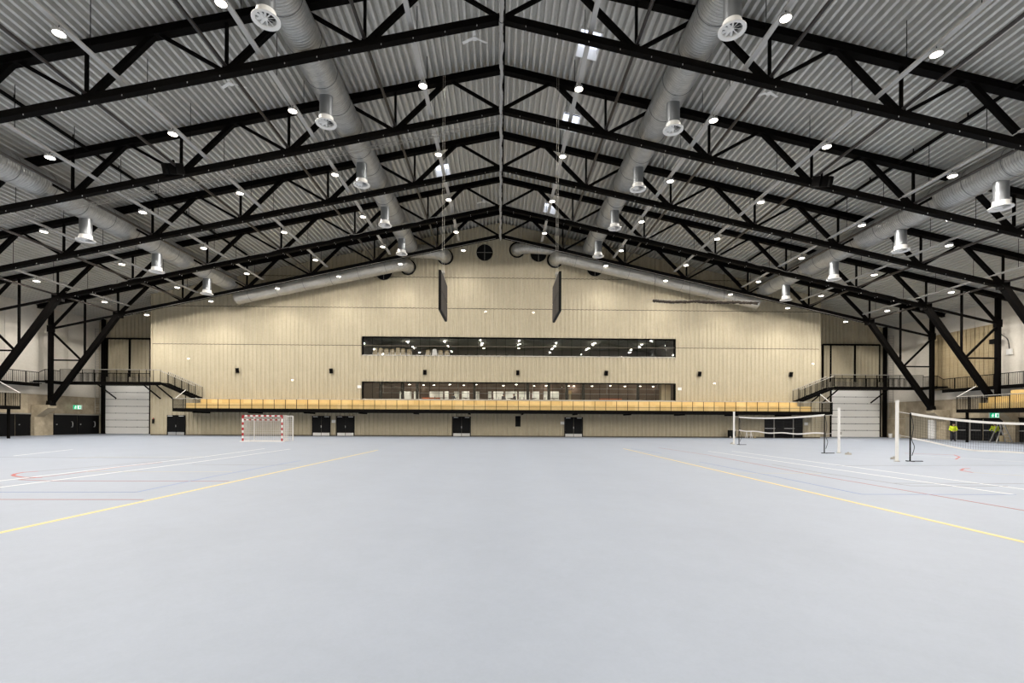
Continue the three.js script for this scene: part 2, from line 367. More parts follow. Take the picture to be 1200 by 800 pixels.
// ================================================================ windows of the gable wall and the rooms behind
function longWindow(n, w, label, paneW) {
  const g = structure('window_' + n, label, 'window');
  const Z = -WALL;
  part('frame_top', slab(w.x0, w.x1, w.y1 - 0.08, w.y1 + 0.02, Z + 0.14, Z - 0.32), MT.steel, g);
  part('frame_bottom', slab(w.x0, w.x1, w.y0 - 0.04, w.y0 + 0.06, Z + 0.14, Z - 0.32), MT.rail, g, 'light metal sill');
  for (const x of [w.x0, w.x1]) part('frame_side', slab(x - 0.05, x + 0.05, w.y0, w.y1, Z + 0.14, Z - 0.32), MT.steel, g);
  const N = Math.round((w.x1 - w.x0) / paneW), pw = (w.x1 - w.x0) / N;
  const geo = box(pw - 0.03, w.y1 - w.y0 - 0.14, 0.012), bg = box(0.03, w.y1 - w.y0 - 0.12, 0.03);
  for (let i = 0; i < N; i++) {
    const p = part('pane', geo, MT.glass, g); p.position.set(w.x0 + pw * (i + 0.5), (w.y0 + w.y1) / 2, Z - 0.12);
    if (i) { const b = part('glazing_joint', bg, MT.steel, g); b.position.set(w.x0 + pw * i, (w.y0 + w.y1) / 2, Z - 0.12); }
  }
}
longWindow(1, UW, 'long narrow upper window strip looking into a dark exercise room', 1.08);
longWindow(2, LW, 'long lower window strip above the wooden tiers looking into a lounge', 1.08);

function room(name, label, y0, y1, x0, x1, d1, ceilMat, wallMat) {
  const g = structure(name, label, 'room'), d0 = WALL + 0.3;
  part('room_floor', slab(x0, x1, y0 - 0.3, y0, -d0, -d1), MT.roomGrey, g);
  part('room_ceiling', slab(x0, x1, y1, y1 + 0.3, -d0, -d1), ceilMat, g);
  part('room_back', slab(x0, x1, y0, y1, -d1, -d1 - 0.2), wallMat, g);
  for (const x of [x0, x1]) part('room_side', slab(x - 0.1, x + 0.1, y0, y1, -d0, -d1), wallMat, g);
  return g;
}
const upper = room('wall_upper_room', 'dark exercise room behind the upper window', 8.75, 11.55, -16, 20.6, 66, MT.slatCeil, MT.roomGrey);
const lower = room('wall_lower_room', 'dim lounge behind the lower window', 3.75, 6.75, -16, 20.6, 64, MT.roomGrey, MT.brown);
for (let k = 0; k < 30; k++) part('ceiling_slat', slab(-15.8, 20.4, 11.42, 11.55, -(56 + k * 0.33), -(56.12 + k * 0.33)), MT.slatCeil, upper);
// small ceiling lights of the rooms
function roomLamp(px, py, y, group, label, power) {
  const p = onY(px, py, y); if (-p.z > 63.5 || -p.z < WALL + 0.5) p.z = -Math.min(63.5, Math.max(WALL + 0.6, -p.z));
  const g = thing('ceiling_light', label, 'light', group, null, [p.x, y, p.z]);
  part('housing', new THREE.CylinderGeometry(0.16, 0.16, 0.1, 14).translate(0, -0.05, 0), MT.lamp, g);
  part('lens', new THREE.CylinderGeometry(0.13, 0.13, 0.03, 14).translate(0, -0.11, 0), MT.glow, g);
  if (power) { const L = new THREE.PointLight(LAMP_COLOR, power, 0, 2); L.position.set(0, -0.3, 0); L.castShadow = true; L.shadow.radius = 4; g.add(L); }
}
[[477, 399, 1.6], [483.5, 405], [520.8, 398.7, 1.6], [525, 404], [435, 405.5, 1.6], [565, 401, 1.6], [567, 407], [609, 402, 1.6], [608, 407], [650, 404.5, 1.6], [646, 409], [697, 401, 1.6], [690, 407], [683, 412], [739, 409], [752, 402.5, 1.6], [730, 414], [762, 414, 3], [777, 415.5, 3]]
  .sort((a, b) => a[0] - b[0]).forEach(([x, y, p], i) => roomLamp(x, y, 11.4, 'ceiling lights of the upper room', 'ceiling light behind the upper window strip, ' + NTH[i] + ' from the goal side end', p || 0));
[[436, 449, 1.2], [450, 451], [480, 449.5, 1.2], [500, 452], [510, 451], [527, 449.5, 1.2], [545, 452], [558, 449.5, 1.2], [590, 451], [605, 449.5, 1.2], [625, 452], [640, 451, 1.2], [665, 452], [672, 451.5, 1.2], [690, 453], [715, 451, 1.2], [728, 453], [750, 451.5, 1.2], [765, 452]]
  .sort((a, b) => a[0] - b[0]).forEach(([x, y, p], i) => roomLamp(x, y, 6.55, 'ceiling lights of the lounge', 'ceiling light behind the lower window strip, ' + NTH[i] + ' from the goal side end', p || 0));

// lounge: white wall boards, columns, tables, sofa, counter
{
  const D = 60;
  const boards = [[468, 482], [485, 491], [503, 519], [521, 526], [532, 538], [541, 550], [555, 562], [572, 576], [578, 590], [592, 606], [608, 621], [624, 632], [637, 643], [645, 655]];
  for (const [i, [a, b]] of boards.entries()) {
    const p = onD(a, 459, D), q = onD(b, 466, D);
    single('wall_board', slab(p.x, q.x, 4.0, p.y + 0.05, -D, -D - 0.08), MT.panelWhite, 'tall pale board behind the lounge tables, ' + NTH[i] + ' from the goal side end', 'board', 'pale boards in the lounge');
  }
  const cols = [446, 472, 489, 556, 618.5, 643, 664, 683.5, 747.5];
  for (const [i, x] of cols.entries()) {
    const p = onD(x, 460, 56.6);
    const g = thing('column', 'dark square column behind the lower window, ' + NTH[i] + ' from the goal side end', 'column', 'dark columns of the lounge', null, [p.x, 3.75, -56.6]);
    part('shaft', box(0.3, 3.0, 0.3, 0, 1.5, 0), MT.black, g); part('collar', box(0.4, 0.1, 0.4, 0, 2.95, 0), MT.black, g); part('base', box(0.38, 0.08, 0.38, 0, 0.04, 0), MT.black, g);
  }
  for (const [y, d] of [[5.68, 57.9], [5.1, 58.5]]) single('pendant_rail', [slab(-14.8, 19.6, y, y + 0.05, -d, -d - 0.1), ...[-14, -5, 4, 13, 19].map((x) => slab(x, x + 0.04, y, 6.75, -d - 0.03, -d - 0.07))], MT.rail, y > 5.5 ? 'long upper grey rail crossing the lounge above head height' : 'long lower grey rail crossing the lounge', 'rail');
  // tables with chairs
  const tops = [[520, 466.5], [546, 467], [574, 467], [599, 467], [624, 467], [649, 467.5], [745, 468]];
  tops.forEach(([x, y], i) => {
    const p = onD(x, y, 57.4);
    const g = thing('cafe_table', 'small dark cafe table in the lounge, ' + NTH[i] + ' from the goal side end', 'table', 'cafe tables in the lounge', null, [p.x, 3.75, -57.4]);
    part('table_top', new THREE.CylinderGeometry(0.5, 0.5, 0.04, 20).translate(0, 0.73, 0), MT.brown, g); part('stem', new THREE.CylinderGeometry(0.04, 0.04, 0.72, 8).translate(0, 0.36, 0), MT.black, g); part('foot', new THREE.CylinderGeometry(0.26, 0.28, 0.03, 14).translate(0, 0.015, 0), MT.black, g);
    for (const s of [-1, 1]) {
      const c = thing('cafe_chair', 'dark cafe chair on the ' + (s < 0 ? 'goal' : 'net') + ' side of the ' + NTH[i] + ' lounge table', 'chair', 'cafe chairs in the lounge', null, [p.x + s * 0.85, 3.75, -57.4]);
      part('seat', box(0.42, 0.04, 0.42, 0, 0.45, 0), MT.brown, c); part('backrest', box(0.04, 0.4, 0.4, s * 0.2, 0.68, 0), MT.brown, c);
      for (const a of [-1, 1]) for (const b of [-1, 1]) part('leg', box(0.03, 0.45, 0.03, a * 0.18, 0.225, b * 0.18), MT.black, c);
    }
  });
  for (const [x, w, m, l] of [[505, 2.2, MT.orange, 'orange upholstered bench beside pale boards in the lounge'], [716, 2.8, MT.orange, 'long orange sofa in the dim end of the lounge']]) {
    const p = onD(x, 465, 58.9);
    const g = thing('sofa', l, 'sofa', null, null, [p.x, 3.75, -58.9]);
    part('seat', box(w, 0.42, 0.75, 0, 0.21, 0), m, g); part('backrest', box(w, 0.5, 0.18, 0, 0.62, -0.3), m, g);
    for (const s of [-1, 1]) part('armrest', box(0.16, 0.6, 0.75, s * (w / 2 + 0.08), 0.3, 0), m, g);
  }
  { const p = onD(668, 460, 57.6); const g = thing('menu_stand', 'narrow timber stand with a lit panel in the lounge', 'stand', null, null, [p.x, 3.75, -57.6]); part('post', box(0.25, 1.7, 0.2, 0, 0.85, 0), MT.tan, g); part('panel', box(0.4, 0.4, 0.06, 0, 1.5, 0.13), MT.wood[0], g); }
  { const p = onD(780, 460, 56.4); const g = thing('cabinet', 'tall timber cabinet at the end of the lounge window', 'cabinet', null, null, [p.x, 3.75, -56.6]); part('body', box(1.1, 2.9, 0.7, 0, 1.45, 0), MT.tan, g); part('door', box(1.0, 1.5, 0.03, 0, 2.0, 0.37), MT.slatWood, g); part('plinth', box(1.0, 0.1, 0.6, 0, 0.05, 0), MT.black, g); }
}
for (const [i, x] of [475, 497, 523, 548, 583, 606, 628, 650].entries()) {
  const p = onD(x, 449, 58.2), g = thing('track_spotlight', 'small black spotlight aimed at the pale lounge boards, ' + NTH[i] + ' from the goal side end', 'spotlight', 'spotlights aimed at the lounge boards', null, [p.x, 6.6, -58.2]);
  part('head', new THREE.CylinderGeometry(0.07, 0.07, 0.2, 12).rotateX(-0.6).translate(0, -0.12, -0.03), MT.black, g); part('stem', slab(-0.015, 0.015, -0.05, 0.15, -0.015, 0.015), MT.black, g);
  part('lens', new THREE.CylinderGeometry(0.06, 0.06, 0.02, 12).rotateX(-0.6).translate(0, -0.21, -0.1), MT.glow, g);
  const L = new THREE.SpotLight(LAMP_COLOR, 15, 0, 0.7, 0.6, 2); L.position.set(0, -0.26, -0.14); L.target.position.set(0, -1.9, -1.7); L.castShadow = true; L.shadow.radius = 3; g.add(L, L.target);
}
// exercise room: row of tan machines seen above the sill
{
  const xs = [[440, 1.0], [446.5, 1.0], [453, 0.94], [460, 0.92], [466.5, 1.02], [472.5, 0.95], [480, 0.9], [502, 0.88], [509.5, 0.95, 1], [516.5, 0.85], [524, 0.82]];
  xs.forEach(([x, h, pale], i) => {
    const p = onD(x, 410, 56.4);
    const g = thing('exercise_machine', pale ? 'pale blue high-backed exercise machine among tan ones behind the upper window' : 'tan high-backed machine behind the upper window, ' + NTH[i] + ' of its row from the goal side', 'machine', pale ? null : 'tan machines behind the upper window', null, [p.x, 8.75, -56.4]);
    const m = pale ? MT.white : MT.tan;
    part('shroud', new THREE.ExtrudeGeometry((() => { const s = new THREE.Shape(); s.moveTo(-0.24, 0.3); s.lineTo(0.24, 0.3); s.lineTo(0.24, 1.2 * h); s.lineTo(0.16, 1.4 * h); s.lineTo(-0.16, 1.4 * h); s.lineTo(-0.24, 1.2 * h); return s; })(), { depth: 0.12, bevelEnabled: true, bevelSize: 0.02, bevelThickness: 0.02, bevelSegments: 1 }), m, g);
    for (const y of [0.75, 0.95, 1.15]) part('rung', box(0.4, 0.03, 0.03, 0, y * h, 0.16), MT.white, g);
    for (const s of [-1, 1]) part('upright', box(0.05, 0.9, 0.05, s * 0.27, 0.45, 0.1), MT.white, g);
    part('base', box(0.6, 0.08, 1.2, 0, 0.04, -0.3), MT.black, g);
  });
  [[546, 414], [558, 415], [570, 414.5], [582, 415], [594, 414.5]].forEach(([x, y], i) => {
    const p = onD(x, y, 58);
    const g = thing('exercise_bike', 'exercise bike in the upper room, ' + NTH[i] + ' from the tan machines', 'exercise bike', 'bikes behind the upper window', null, [p.x, 8.75, -58]);
    part('frame', [rod(V(-0.4, 0.1, 0), V(0.1, 0.8, 0), 0.03), rod(V(0.1, 0.8, 0), V(0.45, 0.1, 0), 0.03), rod(V(-0.4, 0.1, 0), V(0.45, 0.1, 0), 0.03)], MT.rail, g);
    part('handlebar', [rod(V(0.3, 0.5, 0), V(0.4, 1.05, 0), 0.02), rod(V(0.4, 1.05, -0.22), V(0.4, 1.05, 0.22), 0.02)], MT.rail, g);
    part('saddle', box(0.26, 0.06, 0.16, 0, 0.92, 0), MT.black, g); part('flywheel', new THREE.TorusGeometry(0.22, 0.03, 6, 18).translate(0.35, 0.32, 0), MT.rail, g);
  });
}

// ================================================================ roof trusses
const ordinal = ['nearest the gable wall', 'second from the gable wall', 'third from the gable wall', 'fourth from the gable wall', 'fifth from the gable wall, spanning high over the yellow lines', 'sixth from the gable wall'];
const PAN = 6.68, NP = 6, END = PAN * NP;
function truss(D, label) {
  const g = thing('roof_truss', label, 'truss', null, null, [0, 0, -D]);
  const T = (x) => V(x, topY(x), 0), L = (x) => V(x, lowY(x), 0);
  for (const s of [-1, 1]) {
    const EX = 48.3;
    part('bottom_chord', [bar(L(0), L(s * END), CH, CH)], MT.steel, g);
    part('top_chord', [hbeam(T(0), T(s * EX), 0.44, 0.38, 0.05, 0.3)], MT.steel, g);
    for (let k = 0; k <= NP; k++) {
      const x = s * k * PAN;
      if (k || s > 0) part('post', bar(L(x), T(x), 0.13), MT.steel, g);
      if (k < NP) {
        const xm = s * (k + 0.5) * PAN, xo = s * (k + 1) * PAN;
        part('diagonal', bar(L(x), T(xm), 0.16), MT.steel, g);                     // thin, inner bottom to top node
        part('diagonal', bar(L(xo), T(xm), k === NP - 1 ? 0.26 : 0.25), MT.steel, g);
      }
    }
    // knee: leaning strut down to the corbel, column, ties
    const foot = V(s * 46.9, 3.45, 0), node = L(s * END), colX = s * 47.0, cn = V(colX, lowY(47), 0);
    part('strut', bar(node.clone().add(V(-s * 0.1, 0.15, 0)), foot, 0.42, 0.46), MT.steel, g);
    part('column', bar(V(colX, 3.4, 0), V(colX, topY(47), 0), 0.34), MT.steel, g);
    part('gusset', box(0.9, 0.75, 0.3, node.x, node.y + 0.05, 0), MT.steel, g);
    part('gusset', box(0.55, 0.7, 0.36, colX, cn.y, 0), MT.steel, g);
    part('tie', bar(node, cn, 0.18), MT.steel, g);
    part('diagonal', bar(cn, T(s * 44.0), 0.2), MT.steel, g);
    part('diagonal', bar(cn.clone().add(V(0, -0.2, 0)), V(s * 43.9, 7.95, 0), 0.16), MT.steel, g);
    part('tie', bar(V(colX, 7.9, 0), V(s * 43.9, 7.9, 0), 0.14), MT.steel, g);
    part('post', bar(T(s * 43.5), V(s * 43.5, 8.4, 0), 0.15), MT.steel, g);
    part('shoe', new THREE.CylinderGeometry(0.36, 0.42, 0.5, 4).rotateY(Math.PI / 4).translate(s * 46.95, 3.4, 0), MT.steel, g);
    // little clips under the bottom chord's flange, too small to pick apart
    const clips = []; for (let x = 1.2; x < END; x += 1.55) for (const z of [-CH / 2 + 0.02, CH / 2 - 0.02]) clips.push(box(0.03, 0.07, 0.02, s * x, lowY(x) - CH / 2 - 0.035, z));
    part('clips', clips, MT.chrome, g, 'small bright clips', 'stuff');
  }
  return g;
}
[...TRUSS].reverse().forEach((D, i) => truss(D, 'black steel roof truss ' + ordinal[i]));

// longitudinal ties along the bottom chord joints, and one pipe under the deck on each side
const Z0 = -8, Z1 = -51.95;
for (let k = 1; k <= 6; k++) for (const s of [-1, 1]) {
  const x = s * k * PAN, y = lowY(x) + 0.26;
  const g = thing('longitudinal_tie', 'dark tube along the bottom chord joints, ' + ['first', 'second', 'third', 'fourth', 'fifth', 'sixth'][k - 1] + ' from the ridge on the ' + (s < 0 ? 'goal' : 'net') + ' side', 'tie');
  part('tube', rod(V(x, y, Z0), V(x, y, Z1), 0.085, 14), MT.tie, g);
  for (const D of TRUSS) part('clamp', box(0.26, 0.12, 0.3, x, y - 0.06, -D), MT.steel, g);
}
for (const s of [-1, 1]) {
  const g = thing('roof_pipe', 'dark pipe slung close under the roof deck on the ' + (s < 0 ? 'goal' : 'net') + ' side', 'pipe');
  const x = s * 25.6, y = deckY(x) - 0.25;
  part('tube', rod(V(x, y, Z0), V(x, y, Z1), 0.1, 10), MT.steel, g);
  for (let d = 12; d < 53; d += 3.5) part('hanger', slab(x - 0.02, x + 0.02, y, y + 0.3, -d - 0.03, -d + 0.03), MT.steel, g);
}
// rolled-up dividing curtain along the ridge
{
  const g = thing('divider_curtain', 'bunched pale grey dividing curtain hung along the ridge under the trusses', 'curtain');
  const pts = []; for (let d = 9; d <= 51.5; d += 0.5) pts.push(V(0.03 * Math.sin(d * 3.1) + 0.03 * (rnd() - 0.5), LOWC - 0.42 + 0.03 * Math.sin(d * 1.7), -d));
  const tb = new THREE.TubeGeometry(new THREE.CatmullRomCurve3(pts), 260, 0.1, 9, false), p = tb.attributes.position;
  for (let i = 0; i < p.count; i++) p.setXYZ(i, p.getX(i) + (rnd() - 0.5) * 0.05, p.getY(i) + (rnd() - 0.5) * 0.06, p.getZ(i));
  tb.computeVertexNormals();
  part('folded_cloth', tb, MT.curtain, g);
  part('curtain_rail', slab(0.04, 0.2, LOWC - 0.3, LOWC - 0.2, -9, -52), MT.steel, g, 'black rail');
  for (const D of TRUSS) part('strap', new THREE.TorusGeometry(0.14, 0.015, 6, 16).translate(0.02, LOWC - 0.4, -D + 0.4), MT.steel, g);
}

// ================================================================ air ducts
function ductRun(x, y, label, R) {
  const g = thing('air_duct', label, 'duct');
  const d0 = 9, d1 = 52.2;
  const body = new THREE.CylinderGeometry(R, R, d1 - d0, 40, 1, true); body.rotateX(Math.PI / 2); body.translate(x, y, -(d0 + d1) / 2);
  { const uv = body.attributes.uv; for (let i = 0; i < uv.count; i++) uv.setXY(i, uv.getX(i), uv.getY(i) * (d1 - d0) / 1.2); }
  part('duct_body', body, MT.duct, g);
  part('end_cap', [new THREE.CircleGeometry(R, 32).translate(x, y, -d0), new THREE.SphereGeometry(R, 32, 12, 0, Math.PI * 2, 0, Math.PI / 2).rotateX(-Math.PI / 2).scale(1, 1, 0.4).translate(x, y, -d1)], MT.ductPlain, g);
  for (let d = d0 + 1.2; d < d1; d += 2.32) part('seam_ring', new THREE.TorusGeometry(R + 0.006, 0.018, 6, 36).translate(x, y, -d), MT.seam, g);
  for (let k = 0; k < 5; k++) {
    const D = ZA + BAY * (k - 0.5) - 0.1, top = y - R * 0.75, h = top - (y - R - 1.25);
    const o = part('outlet_pipe', new THREE.CylinderGeometry(0.36, 0.36, h, 24, 1, true), MT.stub, g, 'bright metal outlet'); o.position.set(x, top - h / 2, -D);
    part('diffuser_collar', new THREE.CylinderGeometry(0.385, 0.4, 0.3, 24, 1, true).translate(0, -h / 2 + 0.02, 0), MT.white, o, 'white collar');
    part('diffuser_rim', new THREE.LatheGeometry([[0.4, 0], [0.56, -0.03], [0.56, -0.08], [0.42, -0.06], [0.4, 0]].map(([a, b]) => new THREE.Vector2(a, b)), 32).translate(0, -h / 2 - 0.12, 0), MT.white, o, 'white rim');
    const vanes = []; for (let q = 0; q < 10; q++) vanes.push(box(0.36, 0.01, 0.1, 0.22, 0, 0).rotateX(0.6).rotateY(q * Math.PI / 5));
    part('vanes', [...vanes, new THREE.CylinderGeometry(0.07, 0.07, 0.06, 12)].map((v) => v.translate(0, -h / 2 - 0.1, 0)), MT.white, o, 'white swirl vanes');
  }
  return g;
}
const DX1 = 9.75, DY1 = 20.5, DX2 = 28.75, DY2 = 16.36, DR = 0.86;
ductRun(-DX1, DY1, 'silver spiral air duct next to the ridge on the goal side', DR);
ductRun(DX1, DY1, 'silver spiral air duct next to the ridge on the net side', DR);
ductRun(-DX2, DY2, 'silver spiral air duct low under the eaves on the goal side', DR);
ductRun(DX2, DY2, 'silver spiral air duct low under the eaves on the net side', DR);
// ducts across the gable, from the long runs to the openings in the wall
function gableDuct(x0, x1, yEnd, label, y0 = yEnd - SL * (Math.abs(x0 - x1)), R = 0.72, Zc = -53.35) {                // x1: at the wall opening, x0: at the long run
  const g = thing('gable_duct', label, 'duct');
  const s = Math.sign(x0 - x1), dir = V(x0 - x1, y0 - yEnd, 0).normalize();
  const a = V(x1, yEnd, Zc);
  const pts = [V(x1, yEnd, -WALL + 0.02), V(x1, yEnd, -WALL + 0.45), V(x1 + s * 0.22, yEnd - 0.04, Zc - 0.36), a.clone().addScaledVector(dir, 1.15), a.clone().addScaledVector(dir, 2.2)];
  part('elbow', new THREE.TubeGeometry(new THREE.CatmullRomCurve3(pts), 24, R, 28, false), MT.ductPlain, g);
  const p = a.clone().addScaledVector(dir, 2.2), len = (Math.abs(x0 - x1)) / Math.abs(dir.x) - 2.2, q = p.clone().addScaledVector(dir, len);
  part('straight_run', rod(p, q, R, 28), MT.ductPlain, g);
  for (let t = 0; t < len; t += 3) part('seam_ring', new THREE.TorusGeometry(R + 0.005, 0.018, 6, 32).applyQuaternion(new THREE.Quaternion().setFromUnitVectors(V(0, 0, 1), dir)).translate(p.x + dir.x * t, p.y + dir.y * t, p.z), MT.seam, g);
  part('wall_ring', new THREE.TorusGeometry(0.82, 0.09, 8, 36).translate(x1, yEnd, -WALL + 0.1), MT.black, g, 'dark ring at the wall');
}
gableDuct(-9.75, -6.2, 20.25, 'short duct elbow into the gable wall on the goal side of the ridge', 20.4);
gableDuct(-28.7, -10.4, 19.05, 'long sloping duct along the gable on the goal side');
gableDuct(9.75, 1.9, 21.15, 'duct elbow into the gable wall right beside the ridge', 20.8, 0.58, -54.0);
gableDuct(28.7, 6.2, 20.05, 'long sloping duct along the gable on the net side');
for (const [x, y, l] of [[-1.77, 20.8, 'round black wall vent just beside the ridge on the goal side'], [4.33, 20.75, 'round black wall vent between two duct elbows'], [10.76, 19.2, 'round black wall vent half hidden by the net side gable duct'], [-13.1, 18.5, 'round black wall vent half hidden by the goal side gable duct']]) {
  const g = thing('wall_vent', l, 'vent', null, null, [x, y, -WALL + 0.1]);
  part('disc', new THREE.CylinderGeometry(0.86, 0.86, 0.06, 40).rotateX(Math.PI / 2), MT.black, g);
  part('ring', new THREE.TorusGeometry(0.87, 0.06, 8, 40), MT.black, g);
  part('cross_bar', box(1.7, 0.035, 0.03, 0, 0, 0.05), MT.rail, g); part('cross_bar', box(0.035, 1.7, 0.03, 0, 0, 0.05), MT.rail, g);
}

// ================================================================ lighting tracks and lamps
const ROWS = [[4.4, 4.4], [11.65, 12.1], [18.25, 18.65], [24.95, 26.0], [31.7, 32.4], [38.7, 39.2]];   // goal side, net side
const POWER = [1, 1, 1, 1, 1.2, 1.7];                     // the rows over the edges of the courts are stronger
const lampY = (x) => 21.42 - 0.2125 * x;
const LAMPD = [20.35, 27.31, 34.27, 41.22, 48.18];
function lampProto() {
  const g = new THREE.Group(); g.name = 'high_bay_lamp';
  part('housing', new THREE.LatheGeometry([[0, 0.2], [0.1, 0.2], [0.13, 0.12], [0.24, 0.08], [0.25, 0.0], [0.22, -0.005]].map(([a, b]) => new THREE.Vector2(a, b)), 20), MT.lamp, g);
  const fins = []; for (let k = 0; k < 8; k++) fins.push(box(0.2, 0.08, 0.012, 0.12, 0.13, 0).rotateY(k * Math.PI / 4));
  part('cooling_fins', fins, MT.lamp, g);
  part('lens', new THREE.SphereGeometry(0.215, 20, 8, 0, Math.PI * 2, Math.PI / 2, Math.PI / 2).scale(1, 0.2, 1), MT.glow, g, 'glowing lens');
  part('hook', rod(V(0, 0.2, 0), V(0, 0.36, 0), 0.02), MT.steel, g);
  return g;
}
const lamp0 = lampProto();
function placeLamp(x, y, d, label, group, cd = LAMP_CD, angle = 1.5, soft = 0.08) {
  const g = lamp0.clone(); g.name = numbered('high_bay_lamp'); g.position.set(x, y, -d); tag(g, label, 'lamp', group);
  const L = new THREE.SpotLight(LAMP_COLOR, cd, 0, angle, soft, 2); L.position.set(0, -0.06, 0); L.target.position.set(0, -2, 0); L.castShadow = true; L.shadow.radius = 9; L.shadow.camera.far = 60; g.add(L, L.target);
  scene.add(g); return g;
}
ROWS.forEach((pair, i) => {
  for (const s of [-1, 1]) {
    const rx = pair[s < 0 ? 0 : 1], x = s * rx, y = lampY(rx), side = s < 0 ? 'goal' : 'net';
    const t = thing('lighting_track', 'pale grey lighting track, ' + ['first', 'second', 'third', 'fourth', 'fifth', 'sixth'][i] + ' from the ridge on the ' + side + ' side', 'track');
    part('channel', [slab(x - 0.12, x + 0.12, y + 0.34, y + 0.36, 8.5, -51.4), slab(x - 0.12, x - 0.105, y + 0.36, y + 0.43, 8.5, -51.4), slab(x + 0.105, x + 0.12, y + 0.36, y + 0.43, 8.5, -51.4)], MT.tray, t);
    for (let d = 17.2, k = 0; d < 49.8; d += BAY / 2, k++) part('hanger_rod', rod(V(x + s * 0.0, y + 0.4, -d - 1.2), V(x, deckY(x), -d - 1.2), 0.018, 5), MT.steel, t);
    LAMPD.forEach((d, k) => placeLamp(x, y, d, 'high bay lamp on the ' + NTH[i] + ' ' + side + ' side track, ' + NTH[4 - k] + ' bay from the gable', 'high bay lamps under the roof', LAMP_CD * POWER[i]));
    [13.4, 6.44, -0.52, -7.47].forEach((d, k) => placeLamp(x, y, d, 'high bay lamp on the ' + NTH[i] + ' ' + side + ' side track, ' + NTH[5 + k] + ' bay from the gable', 'high bay lamps under the roof', LAMP_CD * POWER[i]));
  }
});
// lamps on brackets behind the truss nearest the gable
[[172, 369], [247, 353], [325, 338], [397, 324], [469, 309.5], [543, 293.5], [710, 311.5], [780, 329], [856, 345], [923, 361], [991, 377]].forEach(([px, py], i) => {
  const p = onD(px, py, 52.35);
  const g = placeLamp(p.x, p.y, 52.35, 'bracket lamp washing the gable wall, ' + (i < 6 ? NTH[5 - i] : NTH[i - 5]) + ' from the ridge, ' + (i < 6 ? 'goal' : 'net') + ' side', 'lamps washing the gable wall', 82, 1.1, 0.6);
  part('bracket', [bar(V(0, 0.34, 0), V(0, 0.34, 0.6), 0.05), bar(V(0, 0.34, 0.55), V(0, lowY(p.x) - p.y, 0.55), 0.05)], MT.rail, g);
});

// ================================================================ things hung from the roof
// ceiling fans
for (const [px, py, d, l] of [[556, 44, 27.3, 'white three-blade ceiling fan beside the ridge curtain, far from the gable'], [270, 97, 27.3, 'white three-blade ceiling fan under the second track bay on the goal side'], [901, 108, 27.3, 'white three-blade ceiling fan between the tracks on the net side'], [567, 236, 48.2, 'white three-blade ceiling fan beside the ridge near the gable'], [765, 273, 48.2, 'small looking white ceiling fan near the gable on the net side'], [415, 267, 48.2, 'small looking white ceiling fan near the gable on the goal side'], [80, 328, 48.2, 'white ceiling fan under the eaves near the gable, goal side'], [1076, 337, 48.2, 'white ceiling fan under the eaves near the gable, net side']]) {
  const p = onD(px, py, d); const yd = deckY(p.x); if (p.y > yd - 0.3) p.y = yd - 0.5;
  const g = thing('ceiling_fan', l, 'fan', null, null, [p.x, p.y, p.z]);
  part('down_rod', rod(V(0, 0, 0), V(0, yd - p.y, 0), 0.03), MT.white, g); part('motor', new THREE.CylinderGeometry(0.13, 0.16, 0.16, 16), MT.white, g);
  for (let k = 0; k < 3; k++) part('blade', box(0.72, 0.02, 0.15, 0.45, 0, 0).rotateX(0.2).rotateY(0.5 + k * Math.PI * 2 / 3), MT.white, g);
}
// two hanging screens
for (const s of [-1, 1]) {
  const x = s * 3.05, yT = 9.3, yB = 7.28, d0 = 24.5, d1 = 27.4;
  const g = thing('hanging_screen', s < 0 ? 'black flat screen hung edge-on from wires, goal side of the ridge' : 'black flat screen hung edge-on from wires, net side of the ridge', 'screen', null, null, [x, yB, -(d0 + d1) / 2]);
  const L = d1 - d0, H = yT - yB;
  part('cabinet', box(0.12, H, L, 0, H / 2, 0), MT.black, g);
  for (let k = 0; k < 4; k++) part('back_panel', box(0.02, H / 2 - 0.08, L / 2 - 0.08, -s * 0.07, (k % 2 + 0.5) * H / 2, (Math.floor(k / 2) - 0.5) * L / 2), MT.screenBack, g, 'brown back panel');
  part('hanging_frame', [bar(V(0, H + 0.02, -L / 2 + 0.2), V(0, H + 0.3, 0), 0.04), bar(V(0, H + 0.02, L / 2 - 0.2), V(0, H + 0.3, 0), 0.04), box(0.16, 0.12, 0.3, 0, H + 0.32, 0)], MT.rail, g);
  for (const o of [-0.05, 0.05]) part('wire', rod(V(o, H + 0.3, 0), V(o, deckY(3.05) - yB, 0), 0.007, 5), MT.rail, g);
}
// loudspeaker clusters on the second truss in view
for (const [px, py, l] of [[203, 197, 'black loudspeaker cluster on a truss, goal side'], [963, 212, 'black loudspeaker cluster on a truss, net side']]) {
  const p = onD(px, py, ZA + BAY - 0.3);
  const g = thing('loudspeaker_cluster', l, 'loudspeaker', null, null, [p.x, p.y, p.z]);
  for (const a of [-0.5, 0.1, 0.55]) { const c = part('cabinet', box(0.42, 0.62, 0.4), MT.black, g); c.position.set(a * 0.75, -0.05, 0); c.rotation.set(0.35, a * 1.2, 0); part('grille', box(0.36, 0.54, 0.02, 0, 0, 0.21), MT.steel, c); }
  part('yoke', [bar(V(-0.5, 0.25, 0), V(0.5, 0.25, 0), 0.08), bar(V(0, 0.2, 0), V(0, 0.5, 0), 0.1)], MT.steel, g);
}
